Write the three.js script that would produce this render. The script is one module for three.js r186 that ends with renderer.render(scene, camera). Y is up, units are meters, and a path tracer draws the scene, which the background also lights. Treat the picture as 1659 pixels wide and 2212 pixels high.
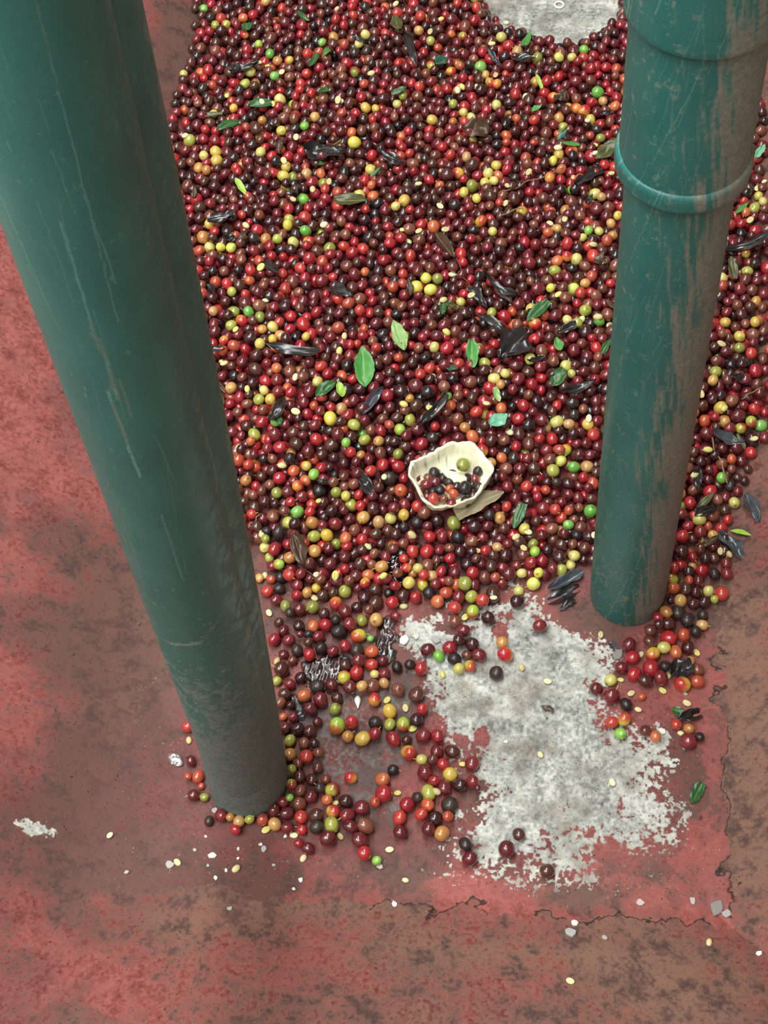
import * as THREE from 'three';
import { mergeGeometries, mergeVertices } from 'three/addons/utils/BufferGeometryUtils.js';
import { RectAreaLightUniformsLib } from 'three/addons/lights/RectAreaLightUniformsLib.js';

// ---------------------------------------------------------------- camera, light, exposure
const scene = new THREE.Scene();
const camera = new THREE.PerspectiveCamera(37.058, 1659 / 2212, 0.05, 60);
{
  const m = new THREE.Matrix4().makeBasis(
    new THREE.Vector3(0.996621, -0.039368, -0.072087),
    new THREE.Vector3(-0.042546, 0.503285, -0.863072),
    new THREE.Vector3(0.070258, 0.863223, 0.49991));
  camera.position.set(0, 1.50125, 0);
  camera.quaternion.setFromRotationMatrix(m);
  camera.updateMatrixWorld(true);
}
const renderer = new THREE.WebGLRenderer({ antialias: true });
renderer.toneMapping = THREE.LinearToneMapping;
renderer.toneMappingExposure = 1.0;
renderer.shadowMap.enabled = true;
scene.background = new THREE.Color(0.55, 0.62, 0.68);
RectAreaLightUniformsLib.init();
// two translucent sheets in the roof: a long strip over the hopper and a wider, duller one off to the side
const SKYLIGHTS = [
  { x: -1.75, y: 3.27, z: 0.2, w: 1.2, l: 2.0, power: 12, label: 'wide translucent roof sheet off to the side of the hopper' },
  { x: -0.42, y: 3.27, z: -0.9, w: 0.34, l: 4.6, power: 27, label: 'long narrow translucent roof sheet above the hopper' },
];
for (const s of SKYLIGHTS) {
  const lamp = new THREE.RectAreaLight(new THREE.Color(0.96, 1.0, 0.99), s.power, s.w, s.l);
  lamp.position.set(s.x, s.y - 0.02, s.z); lamp.lookAt(s.x, 0, s.z); scene.add(lamp);
}

// ---------------------------------------------------------------- helpers
function rng(seed) { let a = seed >>> 0; return () => { a = (a + 0x6D2B79F5) | 0; let t = Math.imul(a ^ (a >>> 15), 1 | a); t = (t + Math.imul(t ^ (t >>> 7), 61 | t)) ^ t; return ((t ^ (t >>> 14)) >>> 0) / 4294967296; }; }
const NT = new Float32Array(65536); { const r = rng(77); for (let i = 0; i < 65536; i++) NT[i] = r(); }
function vnoise(x, y) {
  const xi = Math.floor(x), yi = Math.floor(y), fx = x - xi, fy = y - yi;
  const u = fx * fx * (3 - 2 * fx), v = fy * fy * (3 - 2 * fy);
  const x0 = xi & 255, x1 = (xi + 1) & 255, y0 = (yi & 255) << 8, y1 = ((yi + 1) & 255) << 8;
  const a = NT[y0 | x0], b = NT[y0 | x1], c = NT[y1 | x0], d = NT[y1 | x1];
  return a + (b - a) * u + (c - a) * v + (a - b - c + d) * u * v;
}
function fbm(x, y, n) { let s = 0, a = 0.5, t = 0; for (let i = 0; i < n; i++) { s += a * vnoise(x, y); t += a; a *= 0.5; x = x * 2.03 + 17.3; y = y * 2.03 + 9.1; } return s / t; }
const clamp = (x, a = 0, b = 1) => Math.min(b, Math.max(a, x));
const sstep = (a, b, t) => { t = clamp((t - a) / (b - a)); return t * t * (3 - 2 * t); };
const lerp = (a, b, t) => a + (b - a) * t;
const names = {};
function numbered(n) { if (!(n in names)) { names[n] = 0; return n; } names[n]++; return n + '_' + String(names[n]).padStart(3, '0'); }
function tag(o, label, category, group, kind) { if (label) o.userData.label = label; if (category) o.userData.category = category; if (group) o.userData.group = group; if (kind) o.userData.kind = kind; return o; }
function mesh(name, geo, mat, parent = scene) { const m = new THREE.Mesh(geo, mat); m.name = parent === scene ? numbered(name) : name; m.castShadow = true; m.receiveShadow = true; parent.add(m); return m; }
function group(name, x = 0, y = 0, z = 0) { const g = new THREE.Group(); g.name = numbered(name); g.position.set(x, y, z); scene.add(g); return g; }
function std(hex, o = {}) { return new THREE.MeshPhysicalMaterial({ color: new THREE.Color(hex), roughness: 0.7, ...o }); }
const rows = (s) => s.split(';').map((e) => e.split(' ').map((v) => (isNaN(+v) ? v : +v)));
function sdPoly(p, x, y) { // signed distance, positive inside
  let d = 1e9, s = -1;
  for (let i = 0, j = p.length - 1; i < p.length; j = i++) {
    const ex = p[j][0] - p[i][0], ey = p[j][1] - p[i][1], wx = x - p[i][0], wy = y - p[i][1];
    const t = clamp((wx * ex + wy * ey) / (ex * ex + ey * ey)), bx = wx - ex * t, by = wy - ey * t;
    d = Math.min(d, bx * bx + by * by);
    const c1 = y >= p[i][1], c2 = y < p[j][1], c3 = ex * wy > ey * wx;
    if ((c1 && c2 && c3) || (!c1 && !c2 && !c3)) s = -s;
  }
  return s * Math.sqrt(d);
}
function dataTex(w, h, fill, srgb) {
  const d = new Uint8Array(w * h * 4), px = [0, 0, 0];
  for (let j = 0; j < h; j++) for (let i = 0; i < w; i++) { fill(i, j, px); const k = (j * w + i) * 4; d[k] = clamp(px[0], 0, 255); d[k + 1] = clamp(px[1], 0, 255); d[k + 2] = clamp(px[2], 0, 255); d[k + 3] = 255; }
  const t = new THREE.DataTexture(d, w, h, THREE.RGBAFormat); t.magFilter = THREE.LinearFilter; t.minFilter = THREE.LinearFilter; t.wrapS = t.wrapT = THREE.MirroredRepeatWrapping;
  if (srgb) t.colorSpace = THREE.SRGBColorSpace; t.needsUpdate = true; return t;
}

// ---------------------------------------------------------------- measured places (millimetres: x, z ...)
const NEAR = rows('-243 6.9 -758 6.9 r;-241 5.3 -774 5.3 o;-254 5.1 -775 5.1 t;-230 6.9 -776 6.9 k;-230 6 -762 6 k;-232 6.5 -748 6.5 m;-221 6.6 -741 6.6 l;-211 7.3 -768 7.3 m;-199 6.2 -759 6.2 t;-210 8.4 -754 6.2 r;-189 8.8 -764 5.5 c;-177 6.2 -768 6.2 m;-157 7.5 -762 7.5 l;-191 7.8 -741 7.8 l;-205 8.8 -737 7 m;-166 7.5 -747 7.5 c;-155 7.8 -737 7.8 m;-181 6.5 -756 6.5 d;-170 9.9 -759 6 d;-215 10.9 -731 5.5 k;-188 6.8 -718 6.8 o;-175 7.2 -720 7.2 r;-160 8.4 -712 8.4 k;-164 11.1 -725 6 k;-148 11.2 -721 7.4 m;-204 6.5 -718 6.5 d;-136 6.8 -728 6.8 l;-120 8 -729 8 t;-138 7.9 -709 7.9 c;-125 4.1 -708 4.1 g;-229 7.1 -700 7.1 r;-213 7.1 -700 7.1 m;-201 10.5 -706 3.8 m;-192 8.7 -707 5.4 k;-181 6.7 -706 6.7 m;-191 11 -697 5.4 d;-203 6.7 -689 6.7 k;-217 5.7 -683 5.7 m;-189 6.9 -684 6.9 r;-177 6.9 -692 6.9 k;-164 8.4 -689 6.7 m;-151 10.4 -695 6.7 r;-138 7.9 -691 7.9 k;-122 7.5 -691 7.5 o;-121 6.7 -676 6.7 r;-149 6.7 -674 6.7 d;-135 11.8 -678 7.3 m;-137 7.8 -665 7.8 r;-149 11 -658 7.8 c;-117 9.2 -664 4.9 y;-107 6.8 -666 6.8 m;-217 8.3 -665 8.3 d;-221 5.4 -652 5.4 l;-207 6.3 -649 6.3 m;-196 6.3 -657 6.3 d;-162 7.3 -650 7.3 m;-177 7.8 -647 7.8 k;-142 12.9 -646 7.3 m;-129 15.2 -647 6 t;-118 7.6 -651 7.6 b;-106 9.8 -654 5.6 t;-115 7 -636 7 c;-211 6.8 -637 6.8 d;-190 7.3 -636 7.3 o;-172 8.2 -632 8.2 m;-155 6.3 -636 6.3 d;-214 9.1 -626 5.8 b;-204 4.8 -625 4.8 d;-182 7.7 -621 7.7 m;-156 6.7 -623 6.7 l;-133 9.1 -783 6.6 o;-121 7.1 -780 7.1 r;-124 7.5 -766 7.5 d;-136 7.2 -756 7.2 d;-122 8 -750 8 d;-129 10.4 -740 5.5 b;-104 9.6 -750 7.2 r;-93 7.5 -760 7.5 d;-79 7 -759 7 r;-65 9.9 -764 6.5 k;-55 7.5 -755 7.5 o;-46 10.2 -765 7 o;-32 8 -761 8 m;-36 10.9 -747 7.8 r;-18 11 -761 7.2 l;-6 14 -756 7.2 r;5 8.5 -766 8.5 d;32 8 -759 8 d;-16 7.5 -744 7.5 v;1 7.7 -737 7.7 d;-34 7.1 -732 7.1 b;-25 7.5 -721 7.5 m;-29 10.9 -708 7.1 d;-15 8 -705 7.7 d;-39 7.5 -700 7.5 r;-62 7.9 -696 7.9 m;-50 6.4 -690 6.4 g;-20 5.7 -693 5.7 b;-7 7.8 -693 7.8 m;-33 7.3 -687 7.3 k;-28 9.7 -675 6.4 y;-16 6.6 -680 6.6 c;-80 9.7 -677 5.9 k;-68 7.6 -674 7.6 r;-94 6.3 -675 6.3 k;-91 7.6 -648 7.6 b;-71 8.5 -643 8.5 b;-64 8.6 -627 6.3 r;-98 7.7 -623 7.7 c;-69 7.3 -615 7.3 d;-97 6.5 -609 6.5 l;-83 7.5 -609 7.5 v;17 10.5 -708 6.5 t;21 8.4 -695 8.4 c;12 7.6 -673 7.6 k;33 10.4 -771 5.5 y;-210 4.3 -612 4.3 o;-199 6 -611 6 m;-207 6.5 -599 6.5 m;-193 7.2 -598 7.2 d;-180 6.7 -596 6.7 d;-152 9.1 -603 9.1 v;-137 11.8 -607 7.2 r;-140 6.2 -593 6.2 t;-124 8.1 -591 8.1 y;-112 7.7 -609 7.7 k;-112 10.6 -596 6.7 r;-92 8.1 -592 8.1 r;-200 6.2 -585 6.2 l;-185 6.2 -583 6.2 b;-174 9.6 -582 5.2 d;-198 7.1 -569 7.1 t;-181 7.4 -568 7.4 r;-169 7.5 -573 5.9 b;-189 9.7 -559 5.5 b;-168 6.2 -557 6.2 b;-194 12.4 -552 4.7 l;-186 6.8 -546 6.8 d;-173 6.8 -543 6.8 d;-193 10.4 -536 5.8 v;-183 7.8 -531 6.4 b;-159 5.2 -545 5.2 b;-151 7.5 -534 7.5 v;-163 9.7 -534 5.6 k;-133 6.4 -548 6.4 c;-100 7.3 -548 7.3 o;-90 5.8 -559 5.8 k;-98 8.9 -532 8.9 r;-106 10.6 -522 5.6 o;-172 7 -525 7 m;-193 12.6 -521 3.9 g;-200 9.8 -517 6.1 m;-183 7 -517 7 b;-155 9.7 -522 5.8 o;-208 9.8 -507 6.5 m;-195 7 -506 7 m;-180 7 -503 7 r;-165 7.4 -505 7.4 d;-148 7 -511 7 c;-136 7.5 -522 7.5 d;-119 7.9 -516 7.9 m;-133 7.9 -507 7.9 m;-206 7.2 -494 7.2 t;-193 6.5 -491 6.5 m;-148 8.3 -496 8.3 l;-178 5.5 -490 5.5 r;-163 9.9 -492 6.9 k;-128 11.5 -494 7.4 m;-114 8.8 -497 8.8 b;-61 8.1 -598 8.1 m;-46 10.5 -597 7.4 r;-78 5.2 -593 5.2 d;-75 8 -578 8 c;-46 7.6 -581 7.6 m;-30 7.8 -582 7.8 d;-61 14.4 -569 5.8 y;-50 12.3 -570 5.9 b;-39 10 -567 6.8 r;-9 7.7 -570 7.7 m;-57 8.5 -556 8.5 m;-31 7.5 -557 7.5 y;-47 11.5 -548 6.1 r;-36 7.9 -542 7.9 m;-21 9.4 -545 7.3 d;-8 11.2 -549 7 m;-2 13.5 -542 4.2 m;-73 7.9 -522 7.9 r;-63 11.4 -529 5.8 k;-52 8.4 -536 8.4 l;-52 11.2 -522 6.7 o;-58 13.4 -511 6.7 r;-44 8.1 -509 8.1 d;-30 8.4 -524 8.4 k;-31 11 -511 5.7 o;-80 7.4 -508 7.4 r;-78 7.4 -493 7.4 m;-50 10.8 -497 7.2 m;-36 7.8 -494 7.8 t;-12 11 -483 7.3 k;-301 5.7 -557 5.7 m;-291 6.6 -540 6.6 o;-301 8.5 -539 4.2 o;-293 6.1 -520 6.1 m;-282 4.7 -519 4.7 l;-287 3.8 -531 3.8 o;-262 7 -500 7 m;-243 6.5 -495 6.5 t;-252 9.4 -498 4.6 t;-232 8.6 -497 5.1 l;-245 9.1 -485 5.4 r;-219 6.5 -498 6.5 o;-180 5.1 -476 5.1 r;-170 6.2 -471 6.2 m;-274 5.1 -494 5.1 k;200 7.5 -796 7.5 v;201 10.2 -783 7.2 o;222 10.2 -811 5.2 t;233 7.8 -808 7.8 r;245 10.7 -801 6.8 k;228 12.6 -792 7 m;217 16 -791 5 o;213 14 -781 7 d;225 10.2 -779 7.2 d;239 6.2 -783 6.2 y;244 10.9 -770 4.5 l;252 7.9 -777 7.9 r;234 7.4 -769 7.4 d;208 10.7 -768 7.4 t;222 10.5 -765 6.4 d;197 13.3 -767 5 d;192 14.1 -752 6.9 t;183 15.9 -744 6.1 r;205 7.9 -755 7.9 k;215 10.9 -745 7.9 k;232 5.9 -754 5.9 k;231 6.5 -742 6.5 t;194 11.1 -739 7.7 d;183 18.9 -734 5.4 d;224 8.1 -733 6.1 k;195 8.6 -724 8.6 r;211 7.3 -729 7.3 o;174 18.5 -727 6.4 b;174 15.6 -715 6.8 b;152 9.6 -713 7.6 m;189 11.2 -711 6.8 y;202 7.3 -708 7.3 o;215 7.3 -714 7.3 d;156 7.8 -699 7.8 r;177 12.7 -702 7.3 c;217 5.6 -699 5.6 t;144 7 -687 7 m;158 7.7 -680 7.7 r;175 9.2 -687 9.2 r;185 12.4 -675 7.7 m;169 10.7 -672 7.7 d;225 6.6 -689 6.6 b;224 7.2 -675 7.2 o;208 8.2 -671 8.2 c;133 6.6 -672 6.6 y;118 7.3 -661 7.3 m;134 8.5 -653 8.5 m;190 11.8 -689 6.3 k;149 6.9 -645 6.9 k;134 6.7 -624 6.7 r;147 7.1 -628 7.1 c;143 6.6 -612 6.6 g;179 6.2 -611 6.2 o;169 7.7 -616 6.2 b;201 5.9 -626 5.9 r;214 5.9 -622 5.9 t;212 8.5 -607 8.5 m;224 9.4 -612 4.9 k;166 4.3 -656 4.3 o;-7 8.1 -470 8.1 m;29 9.1 -481 9.1 m;41 6.6 -498 6.6 d;70 7.5 -462 7.5 d;-100 5 -463 5 g;-118 10.9 -481 8.6 m;-112 13.8 -467 7.6 r;-150 11.6 -481 8.2 m;-309 6.4 -594 6.4 r;57 7.6 -731 7.6 m');
const INHUSK = rows('-74 38 -885 7.3 m;-66 37 -901 6.9 k;-56 35 -896 6.1 k;-59 36 -880 5.7 k;-65 39 -867 6.5 r;-48 38 -881 5 o;-43 41 -873 5.5 o;-40 37 -893 5.4 b;-31 41 -881 8.1 k;-17 40 -904 6.4 k;-16 39 -883 6.1 k;-34 53 -904 7.9 l');
const ACCENTS = rows('-424 -1619 g;-397 -1594 l;-196 -1578 y;-248 -1568 g;-313 -1493 g;-199 -1500 l;-441 -1492 y;-345 -1504 y;-348 -1487 l;-211 -1554 y;-299 -1451 y;-388 -1418 y;-190 -1440 y;-172 -1451 y;-300 -1396 y;-322 -1413 t;-264 -1405 g;-202 -1387 Y;-315 -1361 y;-368 -1358 y;-376 -1347 y;-387 -1343 y;-279 -1335 y;-286 -1317 y;-171 -1337 y;-376 -1324 t;-397 -1327 t;-179 -1287 y;-253 -1294 g;-271 -1260 l;-234 -1230 g;-274 -1214 l;-258 -1215 y;-287 -1217 t;-353 -1202 y;-339 -1197 Y;-326 -1198 Y;-369 -1214 t;-306 -1184 o;-319 -1138 l;-311 -1112 l;-298 -1112 g;-286 -1101 l;-272 -1092 y;-280 -1083 t;-257 -1082 t;-224 -1079 y;-324 -1084 l;-44 -1671 y;-16 -1566 y;72 -1644 y;6 -1556 t;64 -1538 Y;73 -1534 y;97 -1549 g;-144 -1463 l;-152 -1448 y;-35 -1521 g;-23 -1460 y;-60 -1430 y;-48 -1431 y;-107 -1425 y;114 -1479 g;107 -1433 y;66 -1422 l;116 -1398 l;56 -1359 Y;62 -1371 y;-15 -1339 y;-26 -1329 y;-10 -1324 y;-20 -1323 y;-51 -1359 t;-55 -1297 y;-38 -1305 l;-41 -1290 Y;-132 -1279 y;-122 -1285 y;-138 -1367 o;108 -1308 y;114 -1303 t;109 -1258 g;118 -1244 y;131 -1245 t;98 -1234 y;116 -1255 t;138 -1263 y;-17 -1234 y;63 -1188 l;91 -1193 y;-94 -1171 Y;-82 -1169 l;-88 -1158 Y;-95 -1146 Y;65 -1160 Y;91 -1157 Y;107 -1161 t;-5 -1121 l;95 -1123 l;123 -1107 g;-109 -1081 l;80 -1100 y;-50 -1129 y;306 -1318 y;308 -1307 y;311 -1292 l;288 -1195 l;266 -1178 y;268 -1160 o;299 -1125 y;282 -1098 y;300 -1145 t;-328 -1051 o;-316 -1053 o;-278 -1051 y;-277 -998 y;-278 -993 l;-213 -1009 y;-260 -1023 o;-263 -990 y;-175 -978 t;-192 -958 Y;-157 -952 l;-158 -958 g;-147 -944 l;-219 -912 y;-201 -901 g;-175 -930 g;-249 -960 g;-270 -913 c;-288 -941 o;-152 -921 t;-175 -875 l;-163 -875 y;-157 -863 l;-213 -862 g;-232 -839 l;-204 -834 t;-255 -818 l;-246 -812 y;-251 -799 l;-193 -821 l;-170 -829 l;-221 -792 t;-140 -846 t;-131 -845 t;-123 -794 t;-133 -780 c;-79 -1063 y;-17 -1044 l;-108 -1043 o;-8 -1027 y;6 -1024 y;-57 -997 g;46 -1050 y;80 -1047 y;88 -1036 y;88 -970 t;105 -966 y;72 -978 y;-96 -958 l;-110 -957 v;-25 -951 o;-33 -951 t;-108 -919 l;5 -915 t;101 -922 t;92 -920 g;73 -933 Y;113 -911 o;58 -918 l;82 -872 o;111 -875 g;80 -855 g;-113 -850 y;-103 -857 y;-39 -845 l;9 -859 t;38 -846 y;52 -830 l;6 -827 t;-90 -791 c;-69 -794 y;-61 -786 t;-86 -781 y;55 -800 Y;78 -804 l;90 -806 y;98 -814 y;32 -795 y;5 -789 o;33 -777 Y;-19 -764 l;262 -997 y;285 -984 v;291 -976 g;245 -1042 l;251 -1035 t;256 -910 g;269 -884 y;233 -861 y;242 -853 t;259 -938 o');
const FLOOR_BEANS = rows('-239 -734 120;-115 -774 144;-189 -778 4;-191 -755 145;-168 -774 84;-249 -780 92;-224 -677 113;-102 -638 51;-92 -750 176;6 -759 9;-24 -740 50;-45 -671 69;-82 -630 102;39 -684 73;-73 -607 23;-84 -536 8;-19 -571 0;-88 -476 8;-44 -536 26;-186 -485 179;-215 -489 34;-174 -462 117;-240 -446 135;-300 -449 42;-370 -469 50;-307 -581 78;-139 -487 47;144 -675 175;155 -660 31;162 -642 161;188 -665 143;213 -652 151;206 -618 20;194 -683 70;135 -560 113;123 -727 88;166 -706 119;225 -711 121;61 -586 119;-70 -446 10;67 -669 172;225 -398 100;91 -345 162;-147 -521 48');
const HEAP_BEANS = rows('-301 -1501 65;-182 -1499 158;-412 -1376 33;-9 -1663 11;101 -1423 67;107 -1400 122;110 -1388 22;318 -1336 156;312 -1329 61;-321 -1035 40;-325 -1039 98;-229 -968 161;-240 -907 159;68 -1145 156;-53 -1141 55;16 -1199 3;-76 -1023 140;257 -991 127;225 -917 138;290 -957 0;239 -824 6;251 -825 90;261 -823 60;74 -1261 78;56 -1254 167;31 -1272 36;84 -1335 95;28 -1328 58;-81 -1342 53;-68 -1133 145;-35 -1135 27;-124 -1235 56;-117 -1228 21;-104 -1239 26;2 -1307 50;-130 -1216 125;-233 -1011 104;-256 -826 80;-87 -827 30;41 -840 143;28 -831 143;94 -869 42;119 -788 10;-194 -863 57;12 -788 26;-221 -1242 143;-269 -1379 93;-323 -1518 91;-332 -1513 52;-368 -1453 91;64 -1378 174;110 -1368 42;76 -1321 138;114 -1108 2;129 -1109 56;-75 -977 167;-75 -883 156;-11 -983 15;245 -1113 151;257 -1081 152');
const LEAVES = rows('-320 -1435 34 16 20 dg;-239 -1461 21 10 41 dg;-90 -1524 24 16 42 tg;19 -1560 48 10 78 mg;39 -1493 30 5 -68 lg;35 -1450 19 7 38 mg;-331 -1297 26 8 -54 lg;-117 -1072 42 16 110 pg;-154 -1026 49 21 98 mg;-30 -1050 34 13 96 mg;-196 -994 27 14 44 dg;-179 -995 18 10 112 lg;-53 -1029 22 9 -33 tg;3 -966 25 17 42 bg;0 -1000 17 7 118 pg;69 -1070 19 10 107 mg;70 -1023 23 14 50 dg;44 -1118 36 14 49 dg;79 -1384 24 7 15 mg;69 -1402 17 8 44 tg;124 -1372 35 20 48 do;288 -1284 26 6 50 mg;315 -1376 21 9 57 bg;273 -1188 31 10 -84 do;123 -1067 23 8 62 dg;274 -849 24 6 -30 lg;237 -886 26 8 46 do;220 -553 23 12 63 dg;204 -642 14 10 -23 dg;-261 -1515 42 10 82 dg;-242 -1535 31 9 74 mg;21 -1069 56 33 51 wk;-11 -1100 42 10 -38 wk;-141 -985 41 9 60 ws;-71 -967 48 10 49 wk;-238 -1044 62 12 -9 wk;-41 -1399 30 27 -10 br;-230 -1354 51 29 -3 wk;-191 -1281 42 21 -12 do;93 -1011 39 13 24 wk;259 -955 35 11 -16 ws;286 -877 40 12 -75 ws;264 -834 43 13 -54 ws;239 -836 24 8 22 br;83 -774 50 12 29 wk;84 -789 42 11 31 ws;88 -762 27 7 36 wk;-212 -804 38 16 -67 br;-141 -885 35 13 -53 wk;290 -1220 56 11 13 wk;-346 -1236 34 13 17 wk;137 -713 18 6 -64 ws;214 -636 26 12 22 wk;206 -686 27 17 34 wk;67 -638 13 5 -20 br;-349 -1500 39 11 27 wk;-135 -1549 72 12 -72 wk;-195 -1139 40 12 151 wk;-4 -1150 47 10 146 wk;102 -1329 47 13 43 wk;-71 -1211 49 11 -60 br;236 -872 27 9 29 wk;-281 -1167 38 10 -47 wk;-145 -1348 38 13 -36 wk;-28 -1135 35 11 -49 wk;-14 -869 57 21 -152 dry');
const FLAKES = rows('-270 -507 43;-276 -479 19;-285 -464 23;-266 -459 47;-219 -474 23;-215 -469 42;-241 -468 23;-240 -458 19;-259 -435 28;-269 -448 19;-203 -453 23;-174 -439 32;-180 -429 23;-250 -444 23;-195 -484 24;-239 -402 32;-307 -446 56;-79 -420 37;126 -396 36;162 -438 46;213 -443 41;237 -437 109;245 -431 54;25 -599 24;164 -760 40;141 -705 89;130 -684 44;119 -776 46;125 -769 41;132 -765 40;138 -763 35;97 -411 45;93 -399 63;-89 -709 70;-76 -715 50;-55 -712 60;-45 -709 45;182 -627 39;186 -620 48;271 -389 40;212 -663 29;-316 -560 24;-349 -435 28;-97 -459 46');
const TWIGS = rows('-1 -1301 70 -1339;-57 -1193 -37 -1147;-26 -1228 -22 -1169;242 -973 258 -903;256 -933 263 -911;-210 -1381 -237 -1356;-2 -1258 23 -1270;-214 -793 -185 -766;275 -1000 298 -1019;-270 -832 -261 -850;-118 -1432 -82 -1413;70 -1106 86 -1140');
const WORN = rows('-102 -728;-27 -746;39 -760;89 -738;139 -702;117 -668;134 -627;182 -604;187 -589;172 -563;190 -539;189 -515;161 -494;124 -482;69 -465;28 -460;0 -470;-15 -488;-11 -513;2 -548;-9 -578;-40 -607;-56 -637;-63 -675;-95 -700');
const DIRTY = rows('-196 -608;-140 -643;-72 -658;-55 -627;-67 -585;-100 -562;-82 -518;-130 -521;-168 -569');
const WET = rows('-232 -755;-150 -765;-88 -757;-89 -689;-110 -634;-167 -610;-216 -607;-235 -693');
const HUSK = rows('-92 54 -902;-84 55 -906;-67 58 -919;-52 60 -929;-29 60 -929;-18 58 -921;-11 56 -914;-7 55 -909;0 53 -901;-5 50 -886;-13 47 -874;-24 45 -862;-32 44 -857;-48 44 -856;-57 43 -852;-66 43 -853;-77 45 -861;-83 47 -868;-89 49 -879;-95 51 -887');
const PUDDLES = [rows('-204 -681;-174 -688;-151 -681;-140 -668;-148 -648;-175 -647;-196 -656'), rows('-118 -741;-105 -739;-95 -711;-98 -683;-111 -686;-120 -713'), rows('-202 -640;-194 -638;-188 -622;-192 -614;-199 -624'), rows('-113 -812;-96 -810;-87 -785;-94 -768;-109 -773;-117 -795')];
const GRIME = rows('-393 -684 67 123 1;-391 -527 48 94 0.95;-349 -444 89 42 0.95;-233 -423 120 34 0.8;-124 -448 74 19 0.6;-381 -633 67 100 0.8;-428 -743 51 85 0.45;-342 -554 44 60 0.25;-390 -430 51 48 0.6;-304 -389 135 33 0.5;-151 -442 116 25 0.55;-247 -460 84 33 0.35;-68 -438 28 25 0.7;93 -438 41 14 0.9;184 -467 36 28 0.7;276 -667 26 125 0.7;262 -752 23 33 0.9;270 -533 21 115 0.6;100 -371 195 20 0.5;205 -349 86 44 0.6;124 -745 45 17 0.5;-453 -1537 39 110 0.8;138 -469 46 23 0.4;-114 -688 40 33 0.7;-437 -573 26 96 0.3;208 -540 23 39 0.25');
const REDS = rows('99 -751 23 16 1;0 -603 9 11 1.2;-20 -598 7 6 1;85 -536 15 18 1.1;73 -552 10 8 1;-10 -537 11 14 1;-2 -513 9 8 1;62 -503 10 7 0.9;35 -477 14 8 0.7;-36 -726 20 8 1;15 -723 20 12 0.9;106 -510 19 10 0.8;143 -539 9 15 0.6;24 -580 4 5 0.6;129 -483 18 19 0.8;6 -428 36 13 1.2;97 -425 54 10 1.2');
const GREYS = rows('-437 -460 22 10 1.2;-199 -537 0 0 0;-45 -437 21 23 1.25;111 -456 12 10 1.3;52 -436 10 6 1;242 -434 9 10 1.2;-129 -571 29 20 0.6;23 -785 15 8 0.7;186 -609 8 15 1;15 -862 1 1 0');

// ---------------------------------------------------------------- the hopper: flat floor, four sloping sides, painted red and worn
const XL = -0.355, XR = 0.242, ZN = -0.425, ZB = -2.35, TAN = 0.65, RIM = 0.3;
function hop(x, z) {
  const d = Math.max(XL - x, x - XR, z - ZN, ZB - z);
  const c = lerp(0.065, 0.014, sstep(-0.28, 0.0, x)); // rounded foot of the slopes, wider toward the plain pipe
  return TAN * (d < -c ? 0 : d > c ? d : (d + c) * (d + c) / (4 * c));
}
const FX = [-0.50, -0.36, -0.27, -0.233, -0.181, -0.151, -0.104, -0.048, 0.013, 0.063, 0.114, 0.15, 0.2, 0.25, 0.31, 0.4];
const FZ = [-0.90, -0.85, -0.817, -0.766, -0.758, -0.771, -0.762, -0.764, -0.779, -0.793, -0.804, -0.83, -0.80, -0.79, -0.80, -0.84];
function frontZ(x) { if (x <= FX[0]) return FZ[0]; for (let i = 1; i < FX.length; i++) if (x < FX[i]) return lerp(FZ[i - 1], FZ[i], (x - FX[i - 1]) / (FX[i] - FX[i - 1])); return FZ[FZ.length - 1]; }
const TX = 2048, X0 = -0.86, X1 = 0.60, Z0 = -1.78, Z1 = -0.12;
const blob = (L, x, z) => { let s = 0; for (const b of L) { if (!b[4]) continue; const dx = (x - b[0]) / b[2], dz = (z - b[1]) / b[3], q = dx * dx + dz * dz; if (q < 6) s = Math.max(s, b[4] * Math.exp(-q)); } return s; };
const bumpVal = new Uint8Array(TX * TX), roughVal = new Uint8Array(TX * TX);
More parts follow.
